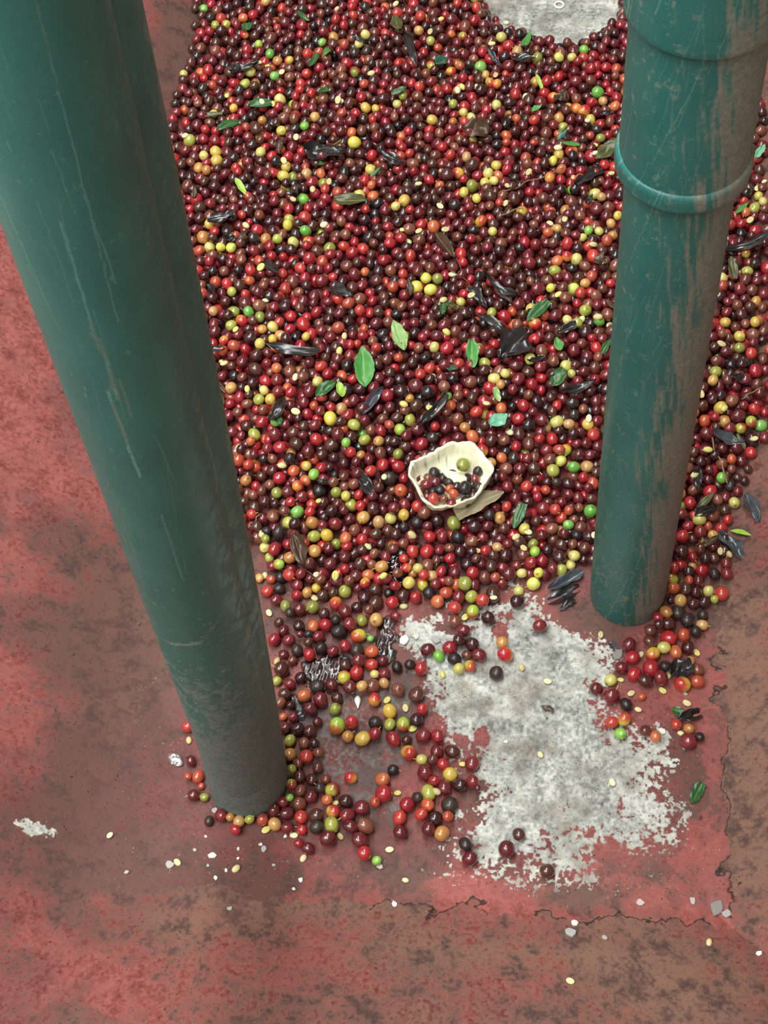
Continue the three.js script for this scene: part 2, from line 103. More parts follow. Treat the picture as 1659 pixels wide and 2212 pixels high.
const hopperMap = dataTex(TX, TX, (i, j, c) => {
  const xm = X0 + (X1 - X0) * (i + 0.5) / TX, zm = Z0 + (Z1 - Z0) * (j + 0.5) / TX, x = xm * 1000, z = zm * 1000;
  const n1 = fbm(x / 60, z / 60, 5), n2 = fbm(x / 14 + 40, z / 14 + 7, 5), n3 = fbm(x / 3.2 + 9, z / 3.2 + 80, 3), n4 = vnoise(x / 0.9, z / 0.9), n5 = fbm(x / 22 + 91, z / 22 + 13, 4);
  const inFloor = Math.max(XL - xm, xm - XR, zm - ZN); // < 0 on the flat floor
  // red oxide paint: two coats of slightly different red
  const coat = sstep(0.42, 0.58, n1 * 0.7 + n5 * 0.3), ej = inFloor + (n2 - 0.5) * 0.022 + (n5 - 0.5) * 0.03; // ragged outline of the painted floor
  let r = lerp(146, 129, coat), g = lerp(82, 75, coat), b = lerp(77, 71, coat);
  const mott = (n2 - 0.5) * 46 + (n3 - 0.5) * 62 + (n4 - 0.5) * 24; r += mott; g += mott * 0.75; b += mott * 0.72;
  let h = 150, ro = 150;
  const newer = Math.max(xm - XR, zm - ZN) + (n2 - 0.5) * 0.022 + (n5 - 0.5) * 0.03, strip = newer > -0.03 + (n1 - 0.5) * 0.08 && newer < 0.006 && xm > -0.15 + (n1 - 0.5) * 0.3 + (n2 - 0.5) * 0.08 && zm > -0.74 && n5 * 0.6 + n2 * 0.4 > 0.37;
  if (strip) { r = lerp(r, 160, 0.6) + (n3 - 0.5) * 20; g = lerp(g, 88, 0.6) + (n3 - 0.5) * 16; b = lerp(b, 82, 0.6) + (n3 - 0.5) * 16; h += 26; }
  // brown grime and dried mud: clouds made of fine specks, thicker on the slopes
  const onSlope = ej > 0.006, lk = 1 - sstep(-0.05, 0.09, xm - XL + (n1 - 0.5) * 0.2 + (n2 - 0.5) * 0.05);
  let gr = blob(GRIME, x, z) * (1 + 0.6 * lk) + (n1 - 0.5) * 1.2 + (onSlope ? lerp(0.52, 0.1, lk) : strip ? 0.02 : 0.34);
  gr = clamp(sstep(0.0, 1.0, gr + (n2 - 0.5) * 1.0 + (n3 - 0.5) * 0.9 + (n4 - 0.5) * 0.4));
  const dk = sstep(0.42, 0.75, n2 * 0.55 + n3 * 0.35 + n4 * 0.1), muddy = onSlope ? 1 - lk : 0;
  const kr = lerp(lerp(104, 132, muddy), 72, dk), kg = lerp(lerp(78, 102, muddy), 56, dk), kb = lerp(lerp(69, 86, muddy), 53, dk);
  r = lerp(r, kr, gr * 0.88); g = lerp(g, kg, gr * 0.88); b = lerp(b, kb, gr * 0.88);
  // maroon film of dried juice on the floor by the plain pipe
  const jx = Math.exp(-Math.pow((xm + 0.27) / 0.19, 2) - Math.pow((zm + 0.51) / 0.14, 2)) * 1.25, ju = (1 - 0.6 * gr) * sstep(0.25, 0.85, jx * 0.95 + (n1 - 0.5) * 0.9 + (n2 - 0.5) * 0.6 + (n3 - 0.5) * 0.5);
  const jd = sstep(0.4, 0.66, n5 * 0.5 + n3 * 0.5); r = lerp(r, lerp(104, 74, jd) + mott * 0.6, ju * 0.7); g = lerp(g, lerp(62, 52, jd) + mott * 0.5, ju * 0.78); b = lerp(b, lerp(60, 48, jd) + mott * 0.5, ju * 0.78);
  const seam = Math.abs(newer - 0.008); if (seam < 0.0009 && n5 * 0.5 + n1 * 0.5 > 0.46 && xm > -0.12 + (n1 - 0.5) * 0.3 && zm > -0.72) { r *= 0.55; g *= 0.52; b *= 0.52; h -= 40; } // crack where floor paint ends
  // worn through to the grey concrete
  const floorPart = inFloor < 0.01 ? 1 : 0;
  let w = -40;
  if (floorPart && zm > -0.82) w = sdPoly(WORN, x, z);
  const far = 1 - Math.hypot((xm - 0.06) / 0.17, (zm + 1.76) / 0.2); if (far > 0) w = Math.max(w, far * 120);
  const frag = sstep(-0.02, 0.2, xm) * 0.5 + sstep(-0.62, -0.46, zm) * 0.7; w += (n2 - 0.5) * (46 + 26 * frag) + (n3 - 0.5) * (40 + 62 * frag) + frag * 3 - Math.max(0, blob(REDS, x, z)) * 44 + blob(GREYS, x, z) * 34 - 2;
  if (blob(GREYS, x, z) > 0.35 && !floorPart) w = (blob(GREYS, x, z) - 0.75) * 40 + (n3 - 0.5) * 40;
  else if (!floorPart) w = -99;
  const bare = sstep(-1.5, 2.5, w);
  if (bare > 0) {
    const cc = 166 + (n2 - 0.5) * 84 + (n3 - 0.5) * 110 + (n4 - 0.5) * 34 + (n1 - 0.5) * 50, stain = sstep(0.5, 0.75, n5 * 0.7 + n3 * 0.3);
    let cr = cc * lerp(1.0, 0.80, stain), cg = cc * lerp(0.995, 0.76, stain), cb = cc * lerp(0.955, 0.71, stain);
    r = lerp(r, cr, bare); g = lerp(g, cg, bare); b = lerp(b, cb, bare); h = lerp(h, 92 + (n3 - 0.5) * 90 + (n2 - 0.5) * 40, bare); ro = lerp(ro, 195, bare);
  }
  if (bare > 0 && floorPart) { const gk = sstep(0.25, 0.9, blob(GRIME, x, z) + (n3 - 0.5) * 0.9 + (n2 - 0.5) * 0.6) * 0.6; r = lerp(r, 92, gk); g = lerp(g, 76, gk); b = lerp(b, 70, gk); }
  // scuffed, half bare ground round the thin scatter
  if (floorPart && zm > -0.82) {
    const q = sstep(-14, 10, sdPoly(DIRTY, x, z) + (n2 - 0.5) * 50), k = q * sstep(0.42, 0.6, n3 * 0.5 + n2 * 0.5);
    const cc = 112 + (n3 - 0.5) * 60; r = lerp(r, cc, k * 0.85); g = lerp(g, cc * 0.96, k * 0.85); b = lerp(b, cc * 0.93, k * 0.85);
    const q2 = q * 0.75 * sstep(0.34, 0.6, n5); r = lerp(r, 92, q2); g = lerp(g, 70, q2); b = lerp(b, 68, q2);
    // soaked, glossier floor round the puddles
    const s = sstep(-10, 12, sdPoly(WET, x, z) + (n2 - 0.5) * 40) * (0.72 + 0.28 * sstep(0.4, 0.6, n5));
    ro = lerp(ro, 110, s); h = lerp(h, 120 + (n3 - 0.5) * 40, s * 0.5);
  }
  // dark specks and pale mineral specks
  const sp = vnoise(x / 2.1 + 300, z / 2.1 + 55) * 0.6 + vnoise(x / 0.8 + 31, z / 0.8) * 0.4;
  if (sp > 0.865) { r *= 0.5; g *= 0.5; b *= 0.5; }
  if (sp < 0.10 && floorPart) { r = lerp(r, 205, 0.7); g = lerp(g, 190, 0.7); b = lerp(b, 180, 0.7); }
  h += (n3 - 0.5) * 40 + (n2 - 0.5) * 36 + (n4 - 0.5) * 14;
  bumpVal[j * TX + i] = clamp(h, 0, 255); roughVal[j * TX + i] = clamp(ro + (n2 - 0.5) * 50, 20, 255);
  c[0] = r; c[1] = g; c[2] = b;
}, true);
const hopperBump = dataTex(TX, TX, (i, j, c) => { c[0] = c[1] = c[2] = bumpVal[j * TX + i]; });
const hopperRough = dataTex(1024, 1024, (i, j, c) => { c[0] = c[1] = c[2] = roughVal[(j * 2) * TX + i * 2]; });
const hopperMat = new THREE.MeshPhysicalMaterial({ color: 0xffffff, map: hopperMap, bumpMap: hopperBump, bumpScale: 0.0012, roughnessMap: hopperRough, roughness: 1.0, specularIntensity: 0.4 });
function hopperPiece(name, fn, nu, nv) { // fn(u, v) -> [x, z]
  const pos = [], uv = [], idx = [];
  for (let j = 0; j <= nv; j++) for (let i = 0; i <= nu; i++) {
    const [x, z] = fn(i / nu, j / nv); const wob = (fbm(x * 9 + 5, z * 9 + 5, 3) - 0.5) * 0.004 * sstep(0.0, 0.05, Math.max(XL - x, x - XR, z - ZN, ZB - z));
    pos.push(x, hop(x, z) + wob, z); uv.push((x - X0) / (X1 - X0), (z - Z0) / (Z1 - Z0));
  }
  const W = nu + 1;
  for (let j = 0; j < nv; j++) for (let i = 0; i < nu; i++) { const a = j * W + i, b = a + 1, c = a + W, d = c + 1; idx.push(a, c, b, b, c, d); }
  const g = new THREE.BufferGeometry(); g.setAttribute('position', new THREE.Float32BufferAttribute(pos, 3)); g.setAttribute('uv', new THREE.Float32BufferAttribute(uv, 2)); g.setIndex(idx); g.computeVertexNormals();
  const m = mesh(name, g, hopperMat); return tag(m, null, null, null, 'structure');
}
const RUN = RIM / TAN, IN = 0.08;
const xa = XL + IN, xb = XR - IN, za = ZN - IN, zb = ZB + IN, xA = XL - RUN, xB = XR + RUN, zA = ZN + RUN, zB = ZB - RUN;
hopperPiece('floor', (u, v) => [lerp(xa, xb, u), lerp(zb, za, v)], 24, 70);
const wav = (v) => v < 0.25 ? v * 0.6 : 0.15 + (v - 0.25) * 0.85 / 0.75; // closer rows at the rounded foot
hopperPiece('wall_left', (u, v) => { const t = wav(1 - v); return [lerp(xa, xA, t), lerp(lerp(zb, zB, t), lerp(za, zA, t), u)]; }, 70, 40);
hopperPiece('wall_right', (u, v) => { const t = wav(v); return [lerp(xb, xB, t), lerp(lerp(zb, zB, t), lerp(za, zA, t), u)]; }, 70, 40);
hopperPiece('wall_front', (u, v) => { const t = wav(v); return [lerp(lerp(xa, xA, t), lerp(xb, xB, t), u), lerp(za, zA, t)]; }, 50, 40);
hopperPiece('wall_back', (u, v) => { const t = wav(1 - v); return [lerp(lerp(xa, xA, t), lerp(xb, xB, t), u), lerp(zb, zB, t)]; }, 50, 40);

// ---------------------------------------------------------------- the shed round the hopper
const plaster = std('#b9b4a6', { roughness: 0.9 }), concreteMat = std('#8f8a80', { roughness: 0.9 }), roofMat = std('#a8a8a2', { roughness: 0.7 });
function box(x0, x1, y0, y1, z0, z1) { const g = new THREE.BoxGeometry(x1 - x0, y1 - y0, z1 - z0); g.translate((x0 + x1) / 2, (y0 + y1) / 2, (z0 + z1) / 2); return g; }
function struct(name, geos, mat) { return tag(mesh(name, geos.length > 1 ? mergeGeometries(geos) : geos[0], mat), null, null, null, 'structure'); }
const RX0 = -3, RX1 = 3, RZ0 = -5, RZ1 = 2.4, TOP = 3.4;
struct('floor_outer', [box(RX0, xA, 0.05, RIM, RZ0, RZ1), box(xB, RX1, 0.05, RIM, RZ0, RZ1), box(xA, xB, 0.05, RIM, zA, RZ1), box(xA, xB, 0.05, RIM, RZ0, zB)], concreteMat);
struct('wall_outer_right', [box(RX1, RX1 + 0.15, 0, TOP, RZ0, RZ1)], plaster);
struct('wall_outer_back', [box(RX0 - 0.15, RX1 + 0.15, 0, TOP, RZ0 - 0.15, RZ0)], plaster);
struct('wall_outer_front', [box(RX0 - 0.15, RX1 + 0.15, 0, TOP, RZ1, RZ1 + 0.15)], plaster);
struct('wall_outer_left', [box(RX0 - 0.15, RX0, 0, TOP, RZ0, RZ1)], plaster);
{
  const y0 = SKYLIGHTS[0].y, y1 = TOP + 0.06, za0 = RZ0 - 0.15, za1 = RZ1 + 0.15, parts = []; let x = RX0 - 0.15;
  for (const s of SKYLIGHTS) {
    const x0 = s.x - s.w / 2, x1 = s.x + s.w / 2, z0 = s.z - s.l / 2, z1 = s.z + s.l / 2;
    parts.push(box(x, x0, y0, y1, za0, za1), box(x0, x1, y0, y1, za0, z0), box(x0, x1, y0, y1, z1, za1)); x = x1;
    const g = mesh('skylight_sheet', box(x0 - 0.04, x1 + 0.04, y1 + 0.002, y1 + 0.012, z0 - 0.04, z1 + 0.04), std('#eef2ef', { roughness: 0.6, emissive: new THREE.Color(0.96, 1, 0.99), emissiveIntensity: 1.5 }));
    tag(g, s.label, 'skylight');
  }
  parts.push(box(x, RX1 + 0.15, y0, y1, za0, za1));
  struct('ceiling', parts, roofMat);
}

// ---------------------------------------------------------------- the two pipes
const PIPE1 = { x: (h) => 0.00044 * h * h + 0.0372 * h - 0.2391, z: (h) => 0.0507 * h * h - 0.0178 * h - 0.5407 };
const PIPE2 = { x: 0.15222, z: -0.78029, dx: -0.03697, dz: -0.01735 };
function pipeTexture(kind, seed) {
  const W = 1024, H = 2048, HM = 1.25, R = rng(seed), scr = [];
  // scratches: angle, height, length (m), slant, width (rad), strength
  const nS = kind === 1 ? 150 : 190;
  for (let k = 0; k < nS; k++) scr.push([(R() - 0.5) * 2.6, kind === 1 ? R() * 1.15 : R() * 0.85, 0.004 + Math.pow(R(), 3) * (kind === 1 ? 0.05 : 0.06), (R() - 0.5) * (kind === 1 ? 3 : 5) + (kind === 2 ? 4 : 0), 0.006 + R() * 0.012, 0.15 + R() * 0.45]);
  if (kind === 1) scr.push([-0.25, 0.93, 0.055, 0.2, 0.03, 0.55], [-0.22, 0.86, 0.03, 0.2, 0.05, 0.6], [-0.3, 0.79, 0.05, -0.6, 0.045, 0.75], [-0.12, 0.83, 0.02, -1, 0.04, 0.5], [0.15, 1.02, 0.12, 0.5, 0.02, 0.5], [-0.1, 0.64, 0.05, -0.2, 0.03, 0.5], [-0.55, 0.47, 0.006, 60, 0.25, 0.9], [-0.1, 0.40, 0.03, -9, 0.025, 0.5], [-0.9, 0.95, 0.06, -2, 0.02, 0.5]);
  const band = new Map(); // scratches by texture row
  scr.forEach((s) => { for (let j = Math.floor((s[1] - s[2]) / HM * H) - 1; j <= Math.ceil((s[1] + s[2]) / HM * H) + 1; j++) { if (!band.has(j)) band.set(j, []); band.get(j).push(s); } });
  const camA = kind === 1 ? 0.372 : -0.19;
  const rough = new Uint8Array(W * H);
  const map = dataTex(W, H, (i, j, c) => {
    let a = Math.PI + 2 * Math.PI * (i + 0.5) / W - camA; while (a > Math.PI) a -= 2 * Math.PI; while (a < -Math.PI) a += 2 * Math.PI; // angle from the side that faces the photograph, positive clockwise seen from below
    const h = HM * (j + 0.5) / H, x = a * 41, y = h * 1000;
    const n1 = fbm(x / 30 + 3, y / 40 + seed, 4), n2 = fbm(x / 6 + 30, y / 9 + 4, 4), n3 = vnoise(x / 0.9, y / 0.9), n4 = fbm(x / 2.2 + 60, y / 2.6, 3);
    let r = 42 + (n1 - 0.5) * 14, g = 106 + (n1 - 0.5) * 18, b = 101 + (n1 - 0.5) * 16;
    r += (n3 - 0.5) * 8; g += (n3 - 0.5) * 8; b += (n3 - 0.5) * 8;
    let dust;
    if (kind === 1) {
      // dried splashes of pulp water on the lowest half metre, in specks and clouds
      const low = 1 - sstep(0.12, 0.62, h + (n1 - 0.5) * 0.35);
      dust = sstep(0.52, 0.78, n2 * 0.45 + n4 * 0.35 + low * 0.42 + 0.02) * 0.85;
      const side = sstep(0.55, 0.95, a + (n1 - 0.5) * 0.7) * (a < 1.9 ? 1 : 0); dust = Math.max(dust, side * sstep(0.38, 0.7, n2 * 0.6 + n4 * 0.4) * 0.6);
    } else {
      // mud run down one side in streaks
      const st = fbm(x / 3.0 + y / 34, y / 36 + x / 60 + 5, 5), side = sstep(-0.1, 0.8, a + (st - 0.5) * 1.6 + (n1 - 0.5) * 0.5);
      dust = sstep(0.42, 0.82, st * 0.4 + n4 * 0.42 + n2 * 0.1 + side * 0.44) * side * 0.85;
      const low = 1 - sstep(0.1, 0.42, h); dust = Math.max(dust, low * sstep(0.5, 0.72, n2 * 0.6 + n4 * 0.4) * 0.6, sstep(0.58, 0.74, n2 * 0.55 + n4 * 0.45) * 0.5);
    }
    const dr = kind === 1 ? 118 : 140, dg = kind === 1 ? 124 : 125, db = kind === 1 ? 119 : 114;
    r = lerp(r, dr + (n4 - 0.5) * 40, dust); g = lerp(g, dg + (n4 - 0.5) * 40, dust); b = lerp(b, db + (n4 - 0.5) * 36, dust);
    const L = band.get(j); let sc = 0;
    if (L) for (const s of L) { const t = (h - s[1]); if (Math.abs(t) > s[2]) continue; const da = Math.abs(a - s[0] - s[3] * t + (n2 - 0.5) * 0.05); if (da < s[4]) sc = Math.max(sc, s[5] * (1 - da / s[4]) * sstep(0.3, 0.5, n4 + 0.12)); }
    const warm = n1 > 0.52 ? 1 : 0; r = lerp(r, warm ? 142 : 130, sc); g = lerp(g, warm ? 128 : 160, sc); b = lerp(b, warm ? 112 : 156, sc);
    rough[j * W + i] = clamp(95 + dust * 110 + (n2 - 0.5) * 40 + sc * 30, 0, 255);
    c[0] = r; c[1] = g; c[2] = b;
  }, true);
  const rt = dataTex(512, 1024, (i, j, c) => { c[0] = c[1] = c[2] = rough[(j * 2) * W + i * 2]; });
  map.wrapS = rt.wrapS = THREE.RepeatWrapping;
  return new THREE.MeshPhysicalMaterial({ map, roughnessMap: rt, roughness: 1, color: 0xffffff, bumpMap: rt, bumpScale: 0.00006, ior: 1.5 });
}
function sweep(prof, axis, seg = 72) { // prof: [radius, height] along the outside and back down the inside; axis(h) -> [x, z]
  const pos = [], uv = [], idx = [];
  prof.forEach(([r, h]) => { const [ax, az] = axis(h); for (let i = 0; i <= seg; i++) { const p = Math.PI + 2 * Math.PI * i / seg; pos.push(ax + r * Math.sin(p), h, az + r * Math.cos(p)); uv.push(i / seg, h / 1.25); } });
  for (let j = 0; j < prof.length - 1; j++) for (let i = 0; i < seg; i++) { const a = j * (seg + 1) + i, b = a + 1, c = a + seg + 1, d = c + 1; idx.push(a, b, c, b, d, c); }
  const g = new THREE.BufferGeometry(); g.setAttribute('position', new THREE.Float32BufferAttribute(pos, 3)); g.setAttribute('uv', new THREE.Float32BufferAttribute(uv, 2)); g.setIndex(idx); g.computeVertexNormals(); return g;
}
{
  const m1 = pipeTexture(1, 11), p = group('standing_pipe', 0, 0, 0);
  tag(p, 'plain dark teal plastic pipe without a collar, dusty toward its foot', 'pipe');
  const prof = []; const T = 1.62; prof.push([0.0395, 0.0], [0.041, 0.0015]); for (let k = 1; k <= 24; k++) prof.push([0.041, T * k / 24 - 0.003]); prof.push([0.0405, T - 0.0005], [0.0375, T], [0.037, T - 0.002], [0.037, 0.01], [0.037, 0.0], [0.0395, 0.0]);
  mesh('pipe_body', sweep(prof, (h) => [PIPE1.x(h), PIPE1.z(h)]), m1, p);
}
{
  const m2 = pipeTexture(2, 23), ax = (h) => [PIPE2.x + PIPE2.dx * h, PIPE2.z + PIPE2.dz * h], p = group('collared_pipe', 0, 0, 0);
  tag(p, 'dark teal plastic pipe with raised collar and sockets, muddy down one side', 'pipe');
  mesh('pipe_body', sweep([[0.0395, 0], [0.041, 0.0015], [0.041, 0.2], [0.041, 0.4], [0.041, 0.6], [0.041, 0.7], [0.037, 0.7], [0.037, 0.0], [0.0395, 0]], ax), m2, p);
  mesh('socket', sweep([[0.0412, 0.6632], [0.0455, 0.6632], [0.0468, 0.668], [0.047, 0.68], [0.047, 0.76], [0.047, 0.86], [0.0415, 0.86], [0.0412, 0.6632]], ax), m2, p);
  mesh('collar', sweep([[0.0455, 0.6606], [0.0487, 0.6602], [0.0497, 0.6612], [0.0500, 0.6635], [0.0500, 0.6705], [0.0496, 0.6735], [0.0487, 0.6755], [0.0472, 0.6765], [0.0455, 0.6760], [0.0455, 0.6606]], ax), m2, p);
  mesh('coupling', sweep([[0.0474, 0.8046], [0.0512, 0.8042], [0.0520, 0.8052], [0.0522, 0.81], [0.0522, 0.9], [0.0522, 1.2], [0.0522, 1.6], [0.0516, 1.605], [0.047, 1.605], [0.047, 1.2], [0.0474, 0.8046]], ax), m2, p);
}

// ---------------------------------------------------------------- coffee cherries
function heapTop(x, z) {
  const d = frontZ(x) - z + (vnoise(x * 60, z * 60) - 0.5) * 0.02; if (d < 0) return 0;
  const e = Math.hypot((x - 0.06) / 0.105, (z + 1.745) / 0.125) + (fbm(x * 22 + 8, z * 22, 3) - 0.5) * 0.5;
  return (0.018 + 0.040 * sstep(0.03, 0.26, d) + (fbm(x * 9, z * 9 + 40, 3) - 0.5) * 0.014 * sstep(0, 0.2, d)) * sstep(0.95, 1.5, e) * sstep(-1.86, -1.78, z);
}
const bedTop = (x, z) => Math.max(hop(x, z), heapTop(x, z) - 0.023);
const balls = [], cells = new Map(), CELL = 0.018;
const keyOf = (x, z) => Math.floor(x / CELL) * 4096 + Math.floor(z / CELL);
function addBall(b) { b.id = balls.length; balls.push(b); const k = keyOf(b.x, b.z); if (!cells.has(k)) cells.set(k, []); cells.get(k).push(b); return b; }
function around(x, z, fn, rad = 1) { const cx = Math.floor(x / CELL), cz = Math.floor(z / CELL); for (let i = -rad; i <= rad; i++) for (let j = -rad; j <= rad; j++) { const L = cells.get((cx + i) * 4096 + cz + j); if (L) for (const b of L) fn(b); } }
function topAt(x, z) { let h = hop(x, z); around(x, z, (b) => { const d = Math.hypot(b.x - x, b.z - z); if (d < b.r) h = Math.max(h, b.y + Math.sqrt(b.r * b.r - d * d)); }); return h; }
NEAR.forEach(([x, y, z, r, c]) => addBall({ x: x / 1000, y: y / 1000 + hop(x / 1000, z / 1000), z: z / 1000, r: r / 1000, c, near: true }));
{ const R = rng(64); for (let k = 0; k < 400; k++) { const a = R() * 6.283, q = Math.sqrt(R()), x = -47 + Math.cos(a) * q * 35, z = -883 + Math.sin(a) * q * 20; if (INHUSK.every((o) => Math.hypot(o[0] - x, o[2] - z) > 8.2)) INHUSK.push([x, 35.5 + R() * 2.5 - (z + 883) * 0.02, z, 5.2 + R() * 1.4, 'kkdbm'[Math.floor(R() * 5)]]); } }
INHUSK.forEach(([x, y, z, r, c]) => addBall({ x: x / 1000, y: y / 1000, z: z / 1000, r: r / 1000, c, near: true, husk: true }));
{
  const R = rng(4242), mix = [['m', 0.27], ['d', 0.25], ['k', 0.06], ['b', 0.16], ['r', 0.17], ['o', 0.042], ['t', 0.013], ['c', 0.012], ['v', 0.006], ['l', 0.003], ['y', 0.002], ['g', 0.001]];
  const HC = [-0.046, -0.891, 0.033];
  const rest = (x, z, r) => {
    for (const [px, pz, pr] of [[PIPE1.x(0.02), PIPE1.z(0.02), 0.0415], [PIPE2.x, PIPE2.z, 0.0415], HC]) if (Math.hypot(x - px, z - pz) < pr + r) return 9;
    let y = bedTop(x, z) + r;
    around(x, z, (b) => { const d2 = (b.x - x) ** 2 + (b.z - z) ** 2, s = (b.r + r) * 0.975; if (d2 < s * s) y = Math.max(y, b.y + Math.sqrt(s * s - d2)); }, 1);
    return y;
  };
  // dark cherries filling the soaked floor and the foot of the plain pipe, one layer deep
  const FILL = [[-232, -757], [-150, -768], [-96, -765], [-92, -700], [-118, -650], [-170, -605], [-180, -560], [-150, -520], [-170, -480], [-205, -492], [-196, -545], [-206, -610], [-232, -690]];
  for (let k = 0, n = 0; k < 9000 && n < 110; k++) {
    const x = -0.24 + R() * 0.16, z = -0.77 + R() * 0.3, r = 0.0052 + 0.0022 * R(); if (sdPoly(FILL, x * 1000, z * 1000) < 2 || PUDDLES.some((p) => sdPoly(p, x * 1000, z * 1000) > -3) || rest(x, z, r) > r + hop(x, z) + 0.0022) continue;
    addBall({ x, y: rest(x, z, r), z, r, c: 'ddmmkkbm'[Math.floor(R() * 8)], near: true }); n++;
  }
  for (let k = 0; k < 60000; k++) {
    let x = -0.47 + R() * 0.82, z = -1.85 + R() * 1.11; const r = 0.0052 + 0.0034 * (R() + R()) / 2;
    if (heapTop(x, z) <= 0.006) continue;
    let best = rest(x, z, r);
    for (let t = 0; t < 16; t++) { const s = t < 9 ? 0.012 : 0.004, X = x + (R() - 0.5) * 2 * s, Z = z + (R() - 0.5) * 2 * s, y = rest(X, Z, r); if (y < best - 1e-5) { best = y; x = X; z = Z; } }
    const H = heapTop(x, z); if (best > Math.max(H - 0.001, 0.0068) + (R() - 0.5) * 0.004 || H <= 0.004) continue;
    let q = R(), c = 'm'; for (const [n, p] of mix) { if (q < p) { c = n; break; } q -= p; }
    addBall({ x, y: best, z, r, c });
  }
}
// which ones show from above the hopper's near side
const EYE = camera.position.clone();
function shows(b) {
  const dx = EYE.x - b.x, dy = EYE.y - b.y, dz = EYE.z - b.z, L = Math.hypot(dx, dy, dz), ux = dx / L, uy = dy / L, uz = dz / L; let free = 1;
  around(b.x, b.z, (o) => { if (o === b || o.y < b.y - b.r) return; const ox = o.x - b.x, oy = o.y - b.y, oz = o.z - b.z, t = ox * ux + oy * uy + oz * uz; if (t <= 0) return; const px = ox - ux * t, py = oy - uy * t, pz = oz - uz * t, d = Math.hypot(px, py, pz), s = o.r + b.r; if (d < s) free -= Math.pow(1 - d / s, 1.3) * 1.15; }, 2);
  return free;
}
for (const b of balls) b.free = shows(b);
ACCENTS.forEach(([x, z, c]) => { let best = null, q = 1e9; around(x / 1000, z / 1000, (b) => { if (b.near || b.free < 0.45 || b.acc) return; const d = Math.hypot(b.x - x / 1000, b.z - z / 1000) - b.free * 0.003; if (d < q) { q = d; best = b; } }, 1); if (best) { best.c = c; best.acc = true; } });

const PAL = {
  r: ['#ad282b', '#a0212a', '#b63a31', '#8f1d28'], m: ['#6b1d24', '#5b181f', '#782328', '#632026'], d: ['#40181a', '#4a1f1d', '#37161a', '#4c2a21'],
  k: ['#251819', '#2d1e1e', '#1f1518', '#362722'], b: ['#69362b', '#76402f', '#5c2f27', '#804a39'], o: ['#c05734', '#b04830', '#c96a40', '#aa4836'],
  t: ['#c48c4a', '#ce9c5a', '#b67b40', '#c2925e'], y: ['#d2bc5a', '#cfac50', '#c8be68', '#d6c672'], Y: ['#dad05a', '#cfd262', '#d8d56c', '#dfcb56'], l: ['#a3a348', '#92943f', '#aeae50', '#8a8b3c'], g: ['#78b245', '#8abc52', '#65a240', '#7fb658'],
};
const COLOUR = { r: 'bright red', m: 'dark red', d: 'deep maroon', k: 'blackened', b: 'reddish brown', o: 'orange', t: 'tan', y: 'yellow', Y: 'vivid yellow', l: 'olive yellow', g: 'fresh green', c: 'red and yellow', v: 'green and red' };
const KIND = { r: 'ripe_cherry', m: 'ripe_cherry', d: 'overripe_cherry', k: 'overripe_cherry', b: 'overripe_cherry', o: 'turning_cherry', t: 'turning_cherry', c: 'turning_cherry', v: 'turning_cherry', y: 'unripe_cherry', Y: 'unripe_cherry', l: 'unripe_cherry', g: 'unripe_cherry' };
const CAT = { ripe_cherry: 'ripe cherry', overripe_cherry: 'overripe cherry', turning_cherry: 'turning cherry', unripe_cherry: 'unripe cherry' };
const skin = { roughness: 0.34, clearcoat: 1, clearcoatRoughness: 0.09, vertexColors: true };
const PMAT = {}; for (const k in PAL) PMAT[k] = PAL[k].map((h) => std(h, k === 'k' ? { ...skin, roughness: 0.5, clearcoat: 0.45 } : skin));
const twoTone = std('#ffffff', skin), heapSkin = std('#ffffff', skin);
const lin = (h) => new THREE.Color(h);
function cherryGeo(seg, ring, seed, tone) {
  const g = new THREE.SphereGeometry(1, seg, ring), p = g.attributes.position, col = new Float32Array(p.count * 3), A = tone && lin(tone[0]), B = tone && lin(tone[1]), R = rng(seed), ex = 0.94 + R() * 0.1, ez = 0.92 + R() * 0.1, ey = 1.03 + R() * 0.2;
  for (let i = 0; i < p.count; i++) {
    let x = p.getX(i), y = p.getY(i), z = p.getZ(i); const n = fbm(x * 1.6 + seed * 3.1 + 10, y * 1.6 + z * 1.3 + 20, 3), n2 = vnoise(x * 4 + 9 + seed, z * 4 + y * 3 + 7);
    const cal = sstep(0.94, 0.985, y), st = sstep(0.955, 0.99, -y);
    let k = 0.82 + 0.36 * n; let cr = k, cg = k, cb = k;
    if (tone) { const t = sstep(-0.45, 0.55, y * 0.8 + x * 0.4 + (n - 0.5) * 1.1); cr = lerp(A.r, B.r, t) * (0.9 + 0.2 * n2); cg = lerp(A.g, B.g, t) * (0.9 + 0.2 * n2); cb = lerp(A.b, B.b, t) * (0.9 + 0.2 * n2); }
    const spot = cal * 0.55; cr = lerp(cr, tone ? 0.16 : 0.42, spot); cg = lerp(cg, tone ? 0.09 : 0.42, spot); cb = lerp(cb, tone ? 0.05 : 0.4, spot);
    const s = 1 + (n - 0.5) * 0.07 - cal * 0.06 - st * 0.05; p.setXYZ(i, x * s * ex, y * s * ey, z * s * ez); col.set([cr, cg, cb], i * 3);
  }
  g.setAttribute('color', new THREE.BufferAttribute(col, 3)); const w = mergeVertices(g.deleteAttribute('uv') && g, 1e-4); w.computeVertexNormals(); return w;
}
const TONES = { c: [['#d8b347', '#b72a28'], ['#d98a3c', '#b9242c'], ['#c9bd4a', '#c04a2c']], v: [['#a9bf45', '#a8452c'], ['#b9b848', '#8f3428'], ['#9fc84a', '#b5662f']] };
const GEO = { plain: [1, 2, 3, 4].map((s) => cherryGeo(20, 14, s)), c: TONES.c.map((t, i) => cherryGeo(20, 14, 10 + i, t)), v: TONES.v.map((t, i) => cherryGeo(20, 14, 20 + i, t)) };
